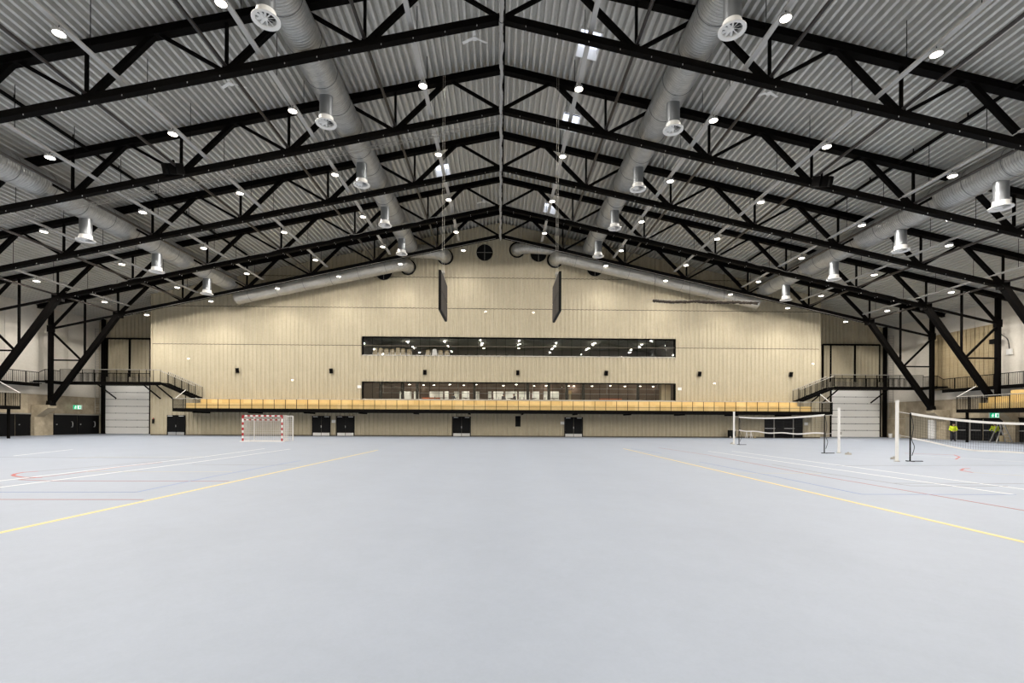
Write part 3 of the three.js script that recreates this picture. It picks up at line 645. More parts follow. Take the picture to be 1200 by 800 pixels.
// wire cable ladder along the second truss, and conduits along other chords
{
  const D = ZA + BAY + 0.9;
  const g = thing('cable_ladder', 'pale wire cable ladder sloping beside a truss on the goal side', 'cable tray');
  const P = (x, z) => V(x, lowY(x) - 0.12, -(D + z));
  for (const z of [0, 0.32]) part('side_wire', [rod(P(-0.3, z), P(-38, z), 0.016, 5), rod(P(-0.3, z).add(V(0, 0.07, 0)), P(-38, z).add(V(0, 0.07, 0)), 0.014, 5)], MT.rail, g);
  const rungs = []; for (let x = 11; x < 38; x += 0.25) rungs.push(rod(P(-x, 0), P(-x, 0.32), 0.014, 4));
  part('rungs', rungs, MT.rail, g, 'thin wire rungs', 'stuff');
}
for (const [k, dy, l] of [[3, 0.22, 'pale cable bundle lying on the chord of the second truss from the gable'], [4, -0.2, 'pale conduit running under the truss nearest the gable']]) for (const s of [-1, 1]) {
  const D = TRUSS[k + 1], pts = [];
  for (let x = 0.5; x <= END - 0.5; x += 0.9) pts.push(V(s * x, lowY(x) + dy + (k === 3 ? 0.06 * Math.sin(x * 2.3) * (rnd() > 0.6 ? 1.6 : 0.4) : 0), -D + CH / 2 + 0.03));
  single('cable_bundle', curveTube(pts, k === 3 ? 0.026 : 0.022, 160, 5), MT.rail, l + (s < 0 ? ', goal side' : ', net side'), 'cable');
}
// bar with a gathered net, hung before the gable on the net side
{
  const a = onD(765, 352, 50.9), b = onD(888, 354, 50.9);
  const g = thing('gathered_net', 'dark gathered net on a thin bar hung before the gable wall, net side', 'net');
  part('bar', rod(a.clone().add(V(-0.6, 0.1, 0)), b.clone().add(V(0.8, 0.1, 0)), 0.02, 6), MT.rail, g);
  part('bar', rod(a.clone().add(V(-0.4, -0.25, 0)), a.clone().add(V(3, -0.3, 0)), 0.012, 5), MT.rail, g);
  const pts = []; for (let t = 0; t <= 1.0001; t += 0.05) { const p = a.clone().lerp(b, t); p.y -= 0.02 + 0.14 * Math.abs(Math.sin(t * Math.PI * 2.5)) * (0.6 + 0.4 * rnd()); pts.push(p); }
  const tb = new THREE.TubeGeometry(new THREE.CatmullRomCurve3(pts), 120, 0.13, 7, false), p = tb.attributes.position;
  for (let i = 0; i < p.count; i++) p.setXYZ(i, p.getX(i) + (rnd() - 0.5) * 0.1, p.getY(i) + (rnd() - 0.5) * 0.12, p.getZ(i) + (rnd() - 0.5) * 0.1);
  tb.computeVertexNormals(); part('folded_mesh', tb, MT.screenBack, g);
  for (const t of [0.02, 0.35, 0.68]) { const q = a.clone().lerp(b, t); part('hanger', rod(q.clone().add(V(0, 0.1, 0)), V(q.x, deckY(q.x), q.z), 0.015, 5), MT.steel, g); }
}

// ================================================================ spectator tiers along the gable wall
const FRONT = WALL - 3.3;
function balusterRow(parent, a, b, y0, y1, step) {
  const gs = [], n = Math.floor(a.distanceTo(b) / step);
  for (let i = 1; i < n; i++) { const p = a.clone().lerp(b, i / n); gs.push(bar(V(p.x, p.y + y0, p.z), V(p.x, p.y + y1, p.z), 0.022)); }
  if (gs.length) part('balusters', gs, MT.steel, parent, 'thin dark balusters', 'stuff');
}
function railing(parent, a, b, h, spacing, { balusters = 0, top = MT.rail, mids = [] } = {}) {
  const n = Math.max(1, Math.round(a.distanceTo(b) / spacing)), post = 0.045;
  const geo = box(post, h, post, 0, h / 2, 0);
  for (let i = 0; i <= n; i++) { const p = a.clone().lerp(b, i / n), m = part('post', geo, MT.steel, parent); m.position.copy(p); }
  part('handrail', rod(a.clone().add(V(0, h, 0)), b.clone().add(V(0, h, 0)), 0.035, 8), top, parent, 'pale handrail');
  for (const t of mids) part('mid_rail', rod(a.clone().add(V(0, h * t, 0)), b.clone().add(V(0, h * t, 0)), 0.014, 5), MT.steel, parent);
  if (balusters) balusterRow(parent, a, b, 0.08, h - 0.03, balusters);
}
{
  const x0 = -34.3, x1 = 35.95;
  const g = thing('spectator_tiers', 'long wooden spectator tiers on a dark slab along the foot of the gable windows', 'tiers');
  part('slab', slab(x0, x1, 2.6, 2.95, -FRONT, -WALL + 0.1), MT.steel, g, 'dark steel edge');
  const W = 1.165, geo1 = metric(box(W - 0.015, 0.6, 0.7, 0, 0.3, 0), 1), geo2 = metric(box(W - 0.015, 1.14, 0.85, 0, 0.57, 0), 1);
  const n = Math.floor((x1 - x0 - 0.6) / W);
  for (let i = 0; i < n; i++) {
    const x = x0 + 0.3 + W * (i + 0.5);
    part('tier_board', geo1, MT.wood[Math.floor(rnd() * 3)], g).position.set(x, 2.95, -FRONT - 1.9);
    if (i > 0 && i < n - 1) part('tier_board', geo2, MT.wood[Math.floor(rnd() * 3)], g).position.set(x, 2.95, -FRONT - 2.72);
  }
  railing(g, V(x0, 2.6, -FRONT + 0.03), V(x1, 2.6, -FRONT + 0.03), 1.36, 1.165, { mids: [0.5] });
  for (const x of [x0, x1]) {
    railing(g, V(x, 2.6, -FRONT), V(x, 2.6, -FRONT - 1.6), 1.36, 1.6, { balusters: 0.11 });
    part('end_rail', rod(V(x, 3.95, -FRONT - 0.3), V(x + (x < 0 ? 0.35 : -0.35), 4.95, -FRONT - 1.5), 0.035, 8), MT.white, g, 'pale sloping end rail');
    part('end_post', bar(V(x + (x < 0 ? 0.35 : -0.35), 2.95, -FRONT - 1.5), V(x + (x < 0 ? 0.35 : -0.35), 4.95, -FRONT - 1.5), 0.05), MT.steel, g);
  }
  for (let x = x0 + 2; x < x1; x += 5.8) part('bracket', [box(0.12, 0.14, 3.0, x, 2.53, -FRONT - 1.6)], MT.steel, g);
}
// short tiers on the side walls
function sideTiers(sg) {
  const X = sg * 46.2, XF = sg * 42.3, up = sg > 0 ? 0.17 : 0, dEnd = sg < 0 ? 43.6 : 43.9, dNear = 30;
  const g = thing('side_tiers', sg < 0 ? 'wooden spectator tiers on a raised deck beside the goal side wall' : 'wooden spectator tiers on a raised deck above the glazed doors', 'tiers', null, null, [0, up, 0]);
  part('deck', slab(X, XF, 2.55, 2.85, -dNear, -dEnd), MT.steel, g);
  const W = 1.165;
  for (let t = 0; t < 3; t++) { const h = 0.55 * (t + 1), gm = metric(box(0.85, h, W - 0.015, 0, h / 2, 0), 1); for (let d = dNear, k = 0; d < dEnd - 1.2 - t * 0.6; d += W, k++) part('tier_board', gm, MT.wood[Math.floor(rnd() * 3)], g).position.set(XF + sg * (1.4 + 0.85 * t), 2.85, -d - W / 2); }
  railing(g, V(XF, 2.55, -dNear), V(XF, 2.55, -dEnd), 1.45, 1.2, { balusters: 0.12 });
  railing(g, V(XF, 2.55, -dEnd), V(X, 2.55, -dEnd), 1.45, 1.3, { balusters: 0.12 });
  part('end_rail', rod(V(XF, 4.0, -dEnd), V(XF + sg * 1.8, 5.0, -dEnd), 0.035, 8), MT.white, g, 'pale sloping rail');
  for (let d = dEnd - 0.6; d > dNear; d -= 6.2) part('leg', bar(V(XF + sg * 0.4, -up, -d), V(XF + sg * 0.4, 2.55, -d), 0.16), MT.steel, g);
}
sideTiers(-1); sideTiers(1);

// ================================================================ steel walkways with stairs
function walkway(sg) {
  const g = thing('walkway', sg < 0 ? 'dark steel walkway with railing along the goal side wall and corner' : 'dark steel walkway with railing along the net side wall and corner', 'walkway');
  const X0 = sg * (SIDE - 0.22), X1 = sg * 47.25, dC0 = 53.0, dC1 = 54.55;   // cross part lies before the gable wall
  const yS = sg < 0 ? 5.35 : 5.3, yC = 5.75;
  const dNear = 36, dEnd = dC1;
  part('deck', slab(X0, X1, yS - 0.12, yS, -dNear, -50.6), MT.steel, g);
  part('edge_beam', slab(X1, X1 - sg * 0.1, yS - 0.3, yS + 0.05, -dNear, -50.6), MT.steel, g);
  for (let k = 0; k < 2; k++) part('step', slab(X0, X1, yS + 0.2 * k, yS + 0.2 * k + 0.06, -50.6 - 0.35 * k, -50.95 - 0.35 * k), MT.steel, g);
  part('deck', slab(X0, X1, yC - 0.12, yC, -51.3, -dEnd), MT.steel, g);
  part('edge_beam', slab(X1, X1 - sg * 0.1, yC - 0.3, yC + 0.05, -51.3, -dC0), MT.steel, g);
  railing(g, V(X1, yS, -dNear), V(X1, yS, -50.6), 1.15, 1.3, { balusters: 0.14, top: MT.steel });
  railing(g, V(X1, yS, -50.6), V(X1, yC, -51.3), 1.15, 1.3, { top: MT.steel });
  railing(g, V(X1, yC, -51.3), V(X1, yC, -dC0), 1.15, 1.3, { balusters: 0.14, top: MT.steel });
  const xe = sg < 0 ? -36.6 : 37.2, xs = sg < 0 ? -32.9 : 33.3;
  part('deck', slab(X1, xe, yC - 0.12, yC, -dC0, -dC1), MT.steel, g);
  part('edge_beam', slab(X1, xe, yC - 0.32, yC + 0.05, -dC0 + 0.06, -dC0 - 0.04), MT.steel, g);
  const xm = sg < 0 ? WX0 : WX1;
  railing(g, V(X1, yC, -dC0), V(xm, yC, -dC0), 1.35, 1.25, { balusters: 0.1 });
  railing(g, V(xm, yC, -dC0), V(xe, yC, -dC0), 1.35, 0.75, {});
  railing(g, V(X1, yC, -dC1), V(xm, yC, -dC1), 1.1, 1.25, { balusters: 0.12, top: MT.steel });
  // stair down to the tiers
  const n = 8, yB = 4.15;
  for (let k = 0; k < n; k++) { const t = (k + 0.5) / n; part('tread', box(0.3, 0.05, 1.2, xe + (xs - xe) * t, yC + (yB - yC) * t, -(dC0 + 0.65)), MT.steel, g); }
  for (const z of [dC0, dC0 + 1.25]) { part('stringer', bar(V(xe, yC - 0.1, -z), V(xs, yB - 0.1, -z), 0.06, 0.26), MT.steel, g); railing(g, V(xe, yC, -z), V(xs, yB, -z), 1.25, 0.75, { balusters: 0.2 }); }
  // knee braces
  for (const x of [sg * 43.4, xm + sg * 0.3 - sg * 0.6, xe + sg * 0.6]) part('brace', bar(V(x, yC - 0.2, -dC0 - 0.1), V(x + (sg < 0 ? 0.9 : -0.9), yC - 1.7, -dC1), 0.12), MT.steel, g);
}
walkway(-1); walkway(1);

// corner columns, ladders, pipes
for (const sg of [-1, 1]) {
  const side = sg < 0 ? 'goal' : 'net';
  const p = sg < 0 ? onD(121, 450, REC - 0.4) : onD(1037, 450, REC - 0.4);
  const g = thing('corner_column', 'black steel corner column beside the loading gate, ' + side + ' side', 'column', null, null, [p.x, 0, p.z]);
  part('shaft', box(0.32, 13.9, 0.32, 0, 6.95, 0), MT.steel, g); part('base_plate', box(0.55, 0.06, 0.5, 0, 0.03, 0), MT.steel, g);
  const q = sg < 0 ? onD(114.5, 450, REC - 1.2) : onD(1044, 450, REC - 1.2);
  const l = thing('wall_ladder', 'pale fixed ladder in the corner, ' + side + ' side', 'ladder', null, null, [q.x, 2.4, q.z]);
  for (const s of [-0.3, 0.3]) part('rail', rod(V(s, 0, 0), V(s, 10.2, 0), 0.03), MT.rail, l);
  for (let y = 0.2; y < 10.2; y += 0.3) part('rung', rod(V(-0.3, y, 0), V(0.3, y, 0), 0.018, 5), MT.rail, l);
  // corbels below the strut feet
  for (const [k, D] of TRUSS.slice(3).entries()) {
    const c = thing('corbel', 'sloped concrete corbel under the strut of the ' + ['third', 'second', 'first'][k] + ' truss from the gable, ' + side + ' side', 'corbel', 'concrete corbels', null, [sg * 47.3, 0, -D]);
    const h = new THREE.Shape(); h.moveTo(-0.5, 3.2); h.lineTo(1.22, 3.2); h.lineTo(1.22, 1.9); h.lineTo(0.9, 1.9); h.lineTo(-0.5, 2.9);
    part('block', metric(new THREE.ExtrudeGeometry(h, { depth: 1.0, bevelEnabled: false }).translate(0, 0, -0.5), 2), MT.concretePale, c);
    part('pilaster', metric(box(0.4, 2.0, 1.1, 1.02, 1.0, 0), 2), MT.concretePale, c);
    if (sg < 0) c.rotation.y = Math.PI;
  }
}
// framed hatch above each loading gate
for (const sg of [-1, 1]) {
  const g = thing('hatch_frame', 'black framed sliding hatch in the recessed wall, ' + (sg < 0 ? 'goal' : 'net') + ' side', 'hatch');
  const xs = sg < 0 ? [126, 152.5, 177].map((x) => onD(x, 410, REC - 0.12).x) : [964, 973, 1001.5, 1030].map((x) => onD(x, 410, REC - 0.12).x);
  for (let i = 0; i + 1 < xs.length; i++) part('hatch_leaf', cladding(xs[i] + 0.06, xs[i + 1] - 0.06, 7.0, 11.45, REC - 0.1), MT.clad, g);
  part('top_track', slab(xs[0], xs[xs.length - 1], 11.45, 11.65, -REC + 0.3, -REC + 0.05), MT.steel, g);
  for (const x of xs) part('edge_bar', slab(x - 0.07, x + 0.07, 6.9, 11.6, -REC + 0.28, -REC + 0.05), MT.steel, g);
}

// ================================================================ gates and doors
for (const sg of [-1, 1]) {
  const x0 = (sg < 0 ? onD(124, 480, REC) : onD(973, 480, REC)).x, x1 = (sg < 0 ? onD(176.5, 480, REC) : onD(1029, 480, REC)).x, N = 7, H = 5.85 / N;
  const g = structure(sg < 0 ? 'door_1' : 'door_2', 'white sectional loading gate on the ' + (sg < 0 ? 'goal' : 'net') + ' side', 'gate');
  const bolts = [];
  for (let k = 0; k < N; k++) {
    part('gate_section', box(x1 - x0, H - 0.05, 0.1, (x0 + x1) / 2, H * (k + 0.5), -REC + 0.2), MT.white, g);
    for (let b = 0; b < 5; b++) part('hinge', box(0.09, 0.1, 0.04, x0 + (x1 - x0) * (0.02 + 0.24 * b), H * (k + 1), -REC + 0.26), MT.seam, g);
  }
  for (const x of [x0 - 0.08, x1 + 0.08]) part('guide_rail', slab(x - 0.06, x + 0.06, 0, 5.9, -REC + 0.3, -REC + 0.05), MT.steel, g);
  part('backing', slab(x0, x1, 0, 5.9, -REC + 0.12, -REC + 0.08), MT.steel, g);
}
let doorN = 3;
function backDoor(px0, px1, label, leaves = 2) {
  const x0 = onD(px0, 500, WALL).x, x1 = onD(px1, 500, WALL).x, Z = -WALL + 0.08, H = 2.17;
  const g = structure('door_' + doorN++, label, 'door');
  part('door_frame', [slab(x0 - 0.08, x0, 0, H + 0.08, Z - 0.02, Z + 0.08), slab(x1, x1 + 0.08, 0, H + 0.08, Z - 0.02, Z + 0.08), slab(x0, x1, H, H + 0.08, Z - 0.02, Z + 0.08)], MT.black, g);
  const w = (x1 - x0) / leaves;
  for (let k = 0; k < leaves; k++) {
    const l = part('door_leaf', slab(x0 + w * k + 0.01, x0 + w * (k + 1) - 0.01, 0.02, H, Z, Z + 0.05), MT.door, g);
    part('kick_plate', slab(x0 + w * k + 0.03, x0 + w * (k + 1) - 0.03, 0.04, 0.36, Z + 0.05, Z + 0.065), MT.chrome, l, 'pale kick plate');
    part('door_closer', box(0.5, 0.07, 0.08, x0 + w * (k + 0.5) + (k ? 0.15 : -0.15), H - 0.02, Z + 0.12), MT.white, l);
  }
  part('door_handle', box(0.05, 0.22, 0.06, (x0 + x1) / 2, 1.05, Z + 0.09), MT.chrome, g, 'bright handle');
}
backDoor(197.5, 217, 'black double door under the end of the tiers near the goal side gate');
backDoor(367, 387, 'black double door just past the goal, first of two');
backDoor(395.5, 415, 'black double door just past the goal, second of two');
backDoor(531, 551, 'black double door below the middle of the tiers');
backDoor(662, 682, 'black double door beside a white notice, net side');
// glazed black doors at the net side end of the gable wall
{
  const x0 = onD(895, 500, WALL).x, x1 = onD(940, 500, WALL).x, Z = -WALL + 0.08, H = 2.2, w = (x1 - x0) / 4;
  const g = structure('door_' + doorN++, 'wide black glazed doors with pale bars behind the volleyball net', 'door');
  for (let k = 0; k < 4; k++) part('door_leaf', slab(x0 + w * k + 0.01, x0 + w * (k + 1) - 0.01, 0.02, H, Z, Z + 0.05), MT.door, g);
  for (const k of [1, 3]) part('stile', slab(x0 + w * k - 0.05, x0 + w * k + 0.05, 0, H, Z + 0.05, Z + 0.09), MT.rail, g);
  for (const k of [0, 2]) part('push_bar', slab(x0 + w * k + 0.05, x0 + w * (k + 1) + 0.1, 1.05, 1.13, Z + 0.08, Z + 0.14), MT.chrome, g);
  part('lintel', slab(x0 - 0.08, x1 + 0.08, H, H + 0.08, Z, Z + 0.08), MT.black, g);
}
// store doors in the side wall, goal side
[[45.5, 48.4], [48.45, 51.35], [52.5, 55.4], [55.45, 58.35]].forEach(([d0, d1], i) => {
  const k = 1 + (SIDE - 47.6) / 47.6, a = d0 * k, b = Math.min(d1 * k, REC - 0.2), X = -SIDE + 0.1;
  const g = structure('door_' + doorN++, 'large black store door in the goal side wall, ' + ['fourth', 'third', 'second', 'first'][i] + ' from the corner', 'door');
  part('door_leaf', slab(X, X + 0.08, 0.03, 2.2, -a - 0.03, -b + 0.03), MT.door, g);
  part('door_handle', curveTube([V(X + 0.08, 0.85, -b + 0.8), V(X + 0.2, 0.87, -b + 0.8), V(X + 0.2, 1.45, -b + 0.8), V(X + 0.08, 1.47, -b + 0.8)], 0.035, 20, 6), MT.chrome, g, 'bright pull handle');
  part('lock', new THREE.CylinderGeometry(0.06, 0.06, 0.04, 10).rotateZ(Math.PI / 2).translate(X + 0.1, 1.15, -a - 0.35), MT.chrome, g);
  part('top_track', slab(X, X + 0.15, 2.22, 2.34, -a, -b), MT.rail, g);
});
// glazed doors in the side wall, net side
{
  const X = SIDE - 0.1;
  const spans = [[1106, 1120], [1121, 1136], [1137, 1152], [1153, 1177], [1184.5, 1205], [1206, 1230]];
  spans.forEach(([a, b], i) => {
    const d0 = -onX(b, 505, X).z, d1 = -onX(a, 505, X).z;
    const g = structure('door_' + doorN++, 'black door with a pale push bar in the net side wall, ' + ['first', 'second', 'third', 'fourth', 'fifth', 'sixth'][i] + ' from the gable', 'door');
    part('door_leaf', slab(X, X - 0.08, 0.03, 2.2, -d0 - 0.03, -d1 + 0.03), MT.door, g);
    part('push_bar', slab(X - 0.1, X - 0.17, 1.02, 1.1, -d0 - 0.1, -d1 + 0.1), MT.chrome, g, 'pale push bar');
    if (i === 1 || i === 2) part('stile', slab(X - 0.08, X - 0.12, 0.03, 2.2, -d1 - 0.0, -d1 + 0.12), MT.rail, g);
    part('top_track', slab(X, X - 0.15, 2.2, 2.3, -d0, -d1), MT.steel, g);
  });
  // timber lining, a white cabinet and slats between doors and corner
  const a = -onX(1105, 505, SIDE - 0.12).z, b = REC - 3.2;
  const g = thing('timber_lining', 'grey brown vertical timber lining low on the net side wall', 'lining');
  for (let d = a + 0.06, k = 0; d < b; d += 0.3, k++) part('plank', metric(slab(SIDE - 0.125, SIDE - 0.17 - 0.01 * (k % 2), 0.05, 2.5, -d, -d - 0.27), 1), MT.cladDull, g);
  const w = onX(1092.5, 500, SIDE - 0.3);
  const c = thing('wall_cabinet', 'narrow tall white cabinet against the timber lining', 'cabinet', null, null, [SIDE - 0.34, 0, w.z]);
  part('body', box(0.25, 2.1, 0.75, 0, 1.1, 0), MT.white, c); part('door', box(0.02, 1.9, 0.66, -0.135, 1.15, 0), MT.white, c); part('handle', box(0.03, 0.2, 0.03, -0.16, 1.1, 0.25), MT.chrome, c);
}
// ribbed timber field high on the net side wall
{
  const d0 = -onX(1170, 420, SIDE - 0.05).z, d1 = -onX(1094, 420, SIDE - 0.05).z;
  const g = thing('timber_panelling', 'tan ribbed timber panelling high on the net side wall', 'panelling');
  for (let d = d0, k = 0; d < d1; d += 0.46, k++) part('slat', metric(slab(SIDE - 0.04, SIDE - 0.12 - 0.02 * (k % 2), 5.4, 11.55, -d, -d - 0.4), 2), MT.slatWood, g);
  const f = onX(1165, 400, SIDE - 0.6);
  const l = thing('floodlight', 'black floodlight on the timber panelling', 'floodlight', null, null, [f.x, f.y, f.z]);
  part('head', box(0.4, 0.45, 0.6), MT.black, l); part('bracket', bar(V(0, 0, 0), V(0.5, 0, 0), 0.08), MT.black, l);
  const q = onX(1183, 412, SIDE - 0.2);
  const jb = thing('junction_box', 'pale junction box with a black cable on the net side wall', 'box', null, null, [q.x, q.y, q.z]);
  part('box_body', box(0.14, 0.55, 0.5), MT.white, jb); part('cable', curveTube([V(0, 0.25, 0), V(-0.1, 1.2, -0.1), V(-0.1, 2.0, -0.9), V(0, 2.6, -1.3)], 0.04, 20, 6), MT.black, jb);
}

// ================================================================ small wall things
for (const [i, [x, y]] of [[278, 434], [388, 434.5], [498, 436], [606.7, 436.5], [710.5, 437], [820, 438], [927, 438.5]].entries()) {
  const p = onD(x, y, WALL - 0.3);
  const tilt = x < 450 ? 0.5 : x > 780 ? -0.5 : 0;
  const g = thing('wall_loudspeaker', (tilt ? 'black loudspeaker turned aside on the gable wall, ' : 'black loudspeaker between the window strips, ') + NTH[i] + ' from the goal side', 'loudspeaker', tilt ? 'angled loudspeakers on the gable wall' : 'loudspeakers between the window strips', null, [p.x, p.y, p.z]);
  const c = part('cabinet', box(0.36, 0.52, 0.3), MT.black, g); c.rotation.set(0.25, tilt, 0); part('grille', box(0.3, 0.46, 0.02, 0, 0, 0.155), MT.steel, c);
  part('bracket', bar(V(0, 0, 0), V(0, 0, -0.28), 0.07), MT.black, g);
}
for (const [x, y, l] of [[421, 453, 'small white box on the gable wall at the goal side end of the lower window'], [796.5, 455.5, 'small white box on the gable wall at the net side end of the lower window'], [391, 493.5, 'white notice between two black double doors'], [659, 495.5, 'white notice beside a single black double door'], [944.5, 496.5, 'white notice beside the wide glazed doors']]) {
  const p = onD(x, y, WALL - 0.1);
  const g = thing('wall_box', l, 'box', null, null, [p.x, p.y, p.z]); part('cover', box(0.42, 0.3, 0.06), MT.white, g); part('rim', [box(0.46, 0.03, 0.05, 0, 0.15, 0), box(0.46, 0.03, 0.05, 0, -0.15, 0)], MT.lamp, g);
}
{ const p = onD(607, 493.5, WALL - 0.09); const g = thing('wall_grille', 'narrow black upright grille low on the gable wall', 'grille', null, null, [p.x, p.y, p.z]); part('plate', box(0.6, 1.2, 0.05), MT.black, g); for (let k = 0; k < 6; k++) part('louvre', box(0.5, 0.03, 0.04, 0, -0.45 + 0.18 * k, 0.04), MT.steel, g); }
{ const p = onD(179.5, 493.5, WALL - 0.26); const g = thing('fire_extinguisher', 'dark extinguisher on the wall beside the goal side gate', 'extinguisher', null, null, [p.x, p.y, p.z]); part('bottle', new THREE.CylinderGeometry(0.11, 0.11, 0.5, 14), MT.black, g); part('wall_bracket', box(0.1, 0.1, 0.14, 0, 0.1, -0.08), MT.black, g); part('valve', new THREE.CylinderGeometry(0.03, 0.06, 0.14, 10).translate(0, 0.32, 0), MT.red, g); part('hose', curveTube([V(0, 0.36, 0), V(0.16, 0.3, 0.05), V(0.16, -0.05, 0.05)], 0.02, 14, 5), MT.black, g); }
// little white emergency lamps on the walls
for (const [i, [x, y]] of [[221, 420], [343, 445], [569, 365], [625, 366], [837, 449], [952.5, 426]].entries()) {
  const p = onD(x, y, WALL - 0.12);
  const g = thing('emergency_lamp', 'tiny white lamp fitting on the gable wall, ' + NTH[i] + ' from the goal side end', 'lamp', 'emergency lamps on the gable wall', null, [p.x, p.y, p.z]);
  part('body', box(0.22, 0.14, 0.1), MT.white, g); part('lens', box(0.16, 0.06, 0.02, 0, -0.03, 0.06), MT.glow, g);
}
// exit signs
function exitSign(p, axisX, w, label) {
  const cv = document.createElement('canvas'); cv.width = 128; cv.height = 64; const c = cv.getContext('2d');
  c.fillStyle = '#0f9d6c'; c.fillRect(0, 0, 128, 64); c.fillStyle = '#f2fff8'; c.fillRect(70, 6, 52, 52); c.fillStyle = '#0f9d6c'; c.fillRect(92, 14, 24, 38);
  c.fillStyle = '#f2fff8'; c.beginPath(); c.arc(40, 14, 6, 0, 7); c.fill();
  c.strokeStyle = '#f2fff8'; c.lineWidth = 7; c.lineCap = 'round'; c.beginPath(); c.moveTo(38, 22); c.lineTo(34, 38); c.lineTo(44, 46); c.lineTo(40, 58); c.moveTo(34, 38); c.lineTo(22, 52); c.moveTo(38, 24); c.lineTo(52, 32); c.moveTo(37, 25); c.lineTo(24, 32); c.stroke();
  const t = new THREE.CanvasTexture(cv); t.colorSpace = THREE.SRGBColorSpace;
  const m = new THREE.MeshStandardMaterial({ color: 0xffffff, map: t, emissive: 0xffffff, emissiveMap: t, emissiveIntensity: 1.2, roughness: 0.4 });
  const g = thing('exit_sign', label, 'sign', null, null, [p.x, p.y, p.z]); g.rotation.y = axisX;
  part('housing', box(w + 0.06, w / 2 + 0.06, 0.1), MT.white, g);
  const f = part('sign_face', new THREE.PlaneGeometry(w, w / 2).translate(0, 0, 0.055), m, g, 'lit green panel with running figure');
  part('hanger', p.x < 0 ? [bar(V(-0.75, 0, -0.02), V(0, 0, -0.02), 0.05)] : [bar(V(-w / 3, w / 4, 0), V(-w / 3, w / 4 + 0.2, 0), 0.03), bar(V(w / 3, w / 4, 0), V(w / 3, w / 4 + 0.2, 0), 0.03)], MT.steel, g);
}
exitSign(onX(91, 477, -SIDE + 0.62), 0, 0.9, 'green lit exit sign above the store doors in the goal side wall');
exitSign(onD(1165, 486.5, 43.5), 0, 0.85, 'green lit exit sign hung above the doors in the net side wall');

// ================================================================ handball goal
{
  const a = onY(282.2, 517.2, 0), W = 3.16, D = -38.6, g = thing('handball_goal', 'red and white banded handball goal with a pale net before the gable wall', 'goal', null, null, [onD(307.5, 517, 38.6).x, 0, D]);
  const H = 2.08, S = 0.09, n = 10;
  for (const s of [-1, 1]) { const p = part('goal_post', box(S, H, S, s * (W / 2 - S / 2), H / 2, 0), MT.goalWhite, g, 'white post'); for (let k = 0; k < 5; k++) part('red_band', box(S + 0.012, 0.21, S + 0.012, s * (W / 2 - S / 2), 0.16 + 0.42 * k + (k === 4 ? 0.08 : 0), 0), MT.red, p); }
  const c = part('crossbar', box(W, S, S, 0, H - S / 2, 0), MT.goalWhite, g, 'white crossbar');
  for (let k = 0; k < 8; k++) part('red_band', box(0.2, S + 0.012, S + 0.012, -W / 2 + 0.1 + k * (W - 0.2) / 7, H - S / 2, 0), MT.red, c);
  const c2 = part('lower_bar', box(W - 0.2, 0.07, 0.05, 0, H - 0.36, -0.12), MT.goalWhite, g, 'white bar');
  for (let k = 0; k < 8; k++) part('red_band', box(0.2, 0.08, 0.06, -W / 2 + 0.14 + k * (W - 0.28) / 7, H - 0.36, -0.12), MT.red, c2);
  const back = -1.1;
  part('back_frame', [rod(V(-W / 2, 0.03, 0), V(-W / 2, 0.03, back), 0.03), rod(V(W / 2, 0.03, 0), V(W / 2, 0.03, back), 0.03), rod(V(-W / 2, 0.03, back), V(W / 2, 0.03, back), 0.03), rod(V(-W / 2 + 0.4, 0.03, back), V(-W / 2 + 0.4, H - 0.1, back), 0.03), rod(V(W / 2 + 0.35, 0.03, back), V(W / 2 + 0.35, H - 0.05, back), 0.03), rod(V(-W / 2 + 0.4, H - 0.1, back), V(-W / 2, H - 0.03, 0), 0.025), rod(V(W / 2 + 0.35, H - 0.05, back), V(W / 2, H - 0.03, 0), 0.025), rod(V(W / 2, H - 0.05, back), V(W / 2 + 0.35, H - 0.05, back), 0.025)], MT.goalWhite, g);
  part('ground_bar', box(W + 0.3, 0.06, 0.1, 0.1, 0.03, 0.25), MT.goalWhite, g);
  const net = []; const nb = back + 0.03;
  for (let x = -W / 2; x <= W / 2 + 0.3; x += 0.15) net.push(bar(V(x, 0.05, nb), V(x, H - 0.1, nb), 0.02));
  for (let y = 0.1; y < H; y += 0.15) { net.push(bar(V(-W / 2, y, nb), V(W / 2 + 0.33, y, nb), 0.02)); for (const s of [-1, 1]) net.push(bar(V(s * W / 2, y, 0), V(s * W / 2 + (s > 0 ? 0.33 : 0), y, nb), 0.018)); }
  for (let z = 0; z > back; z -= 0.15) { net.push(bar(V(-W / 2, H - 0.04, z), V(W / 2, H - 0.04, z), 0.018)); for (const s of [-1, 1]) net.push(bar(V(s * W / 2, 0.05, z), V(s * W / 2, H - 0.05, z), 0.018)); }
  part('net', net, MT.net, g, 'pale knotted net');
}

// ================================================================ volleyball posts and nets
const volleyPost = (px, py, h, label, p = onY(px, py, 0)) => {
  const g = thing('volleyball_post', label, 'post', null, null, [p.x, 0, p.z]);
  part('post', new THREE.CylinderGeometry(0.065, 0.065, h, 16).translate(0, h / 2, 0), MT.goalWhite, g); part('cap', new THREE.CylinderGeometry(0.075, 0.075, 0.06, 16).translate(0, h, 0), MT.goalWhite, g);
  part('floor_socket', new THREE.CylinderGeometry(0.11, 0.12, 0.03, 18).translate(0, 0.015, 0), MT.rail, g); part('winch', box(0.08, 0.16, 0.1, 0.08, 1.1, 0), MT.rail, g);
  return p;
};
const vp1 = volleyPost(1051, 540.5, 2.62, 'tall white volleyball post beside the end of the larger looking net'), vp2 = volleyPost(983, 530.5, 2.5, 'tall white volleyball post at the camera end of the far net'), vp3 = volleyPost(860, 520.5, 2.5, 'tall white volleyball post at the gable end of the far net');
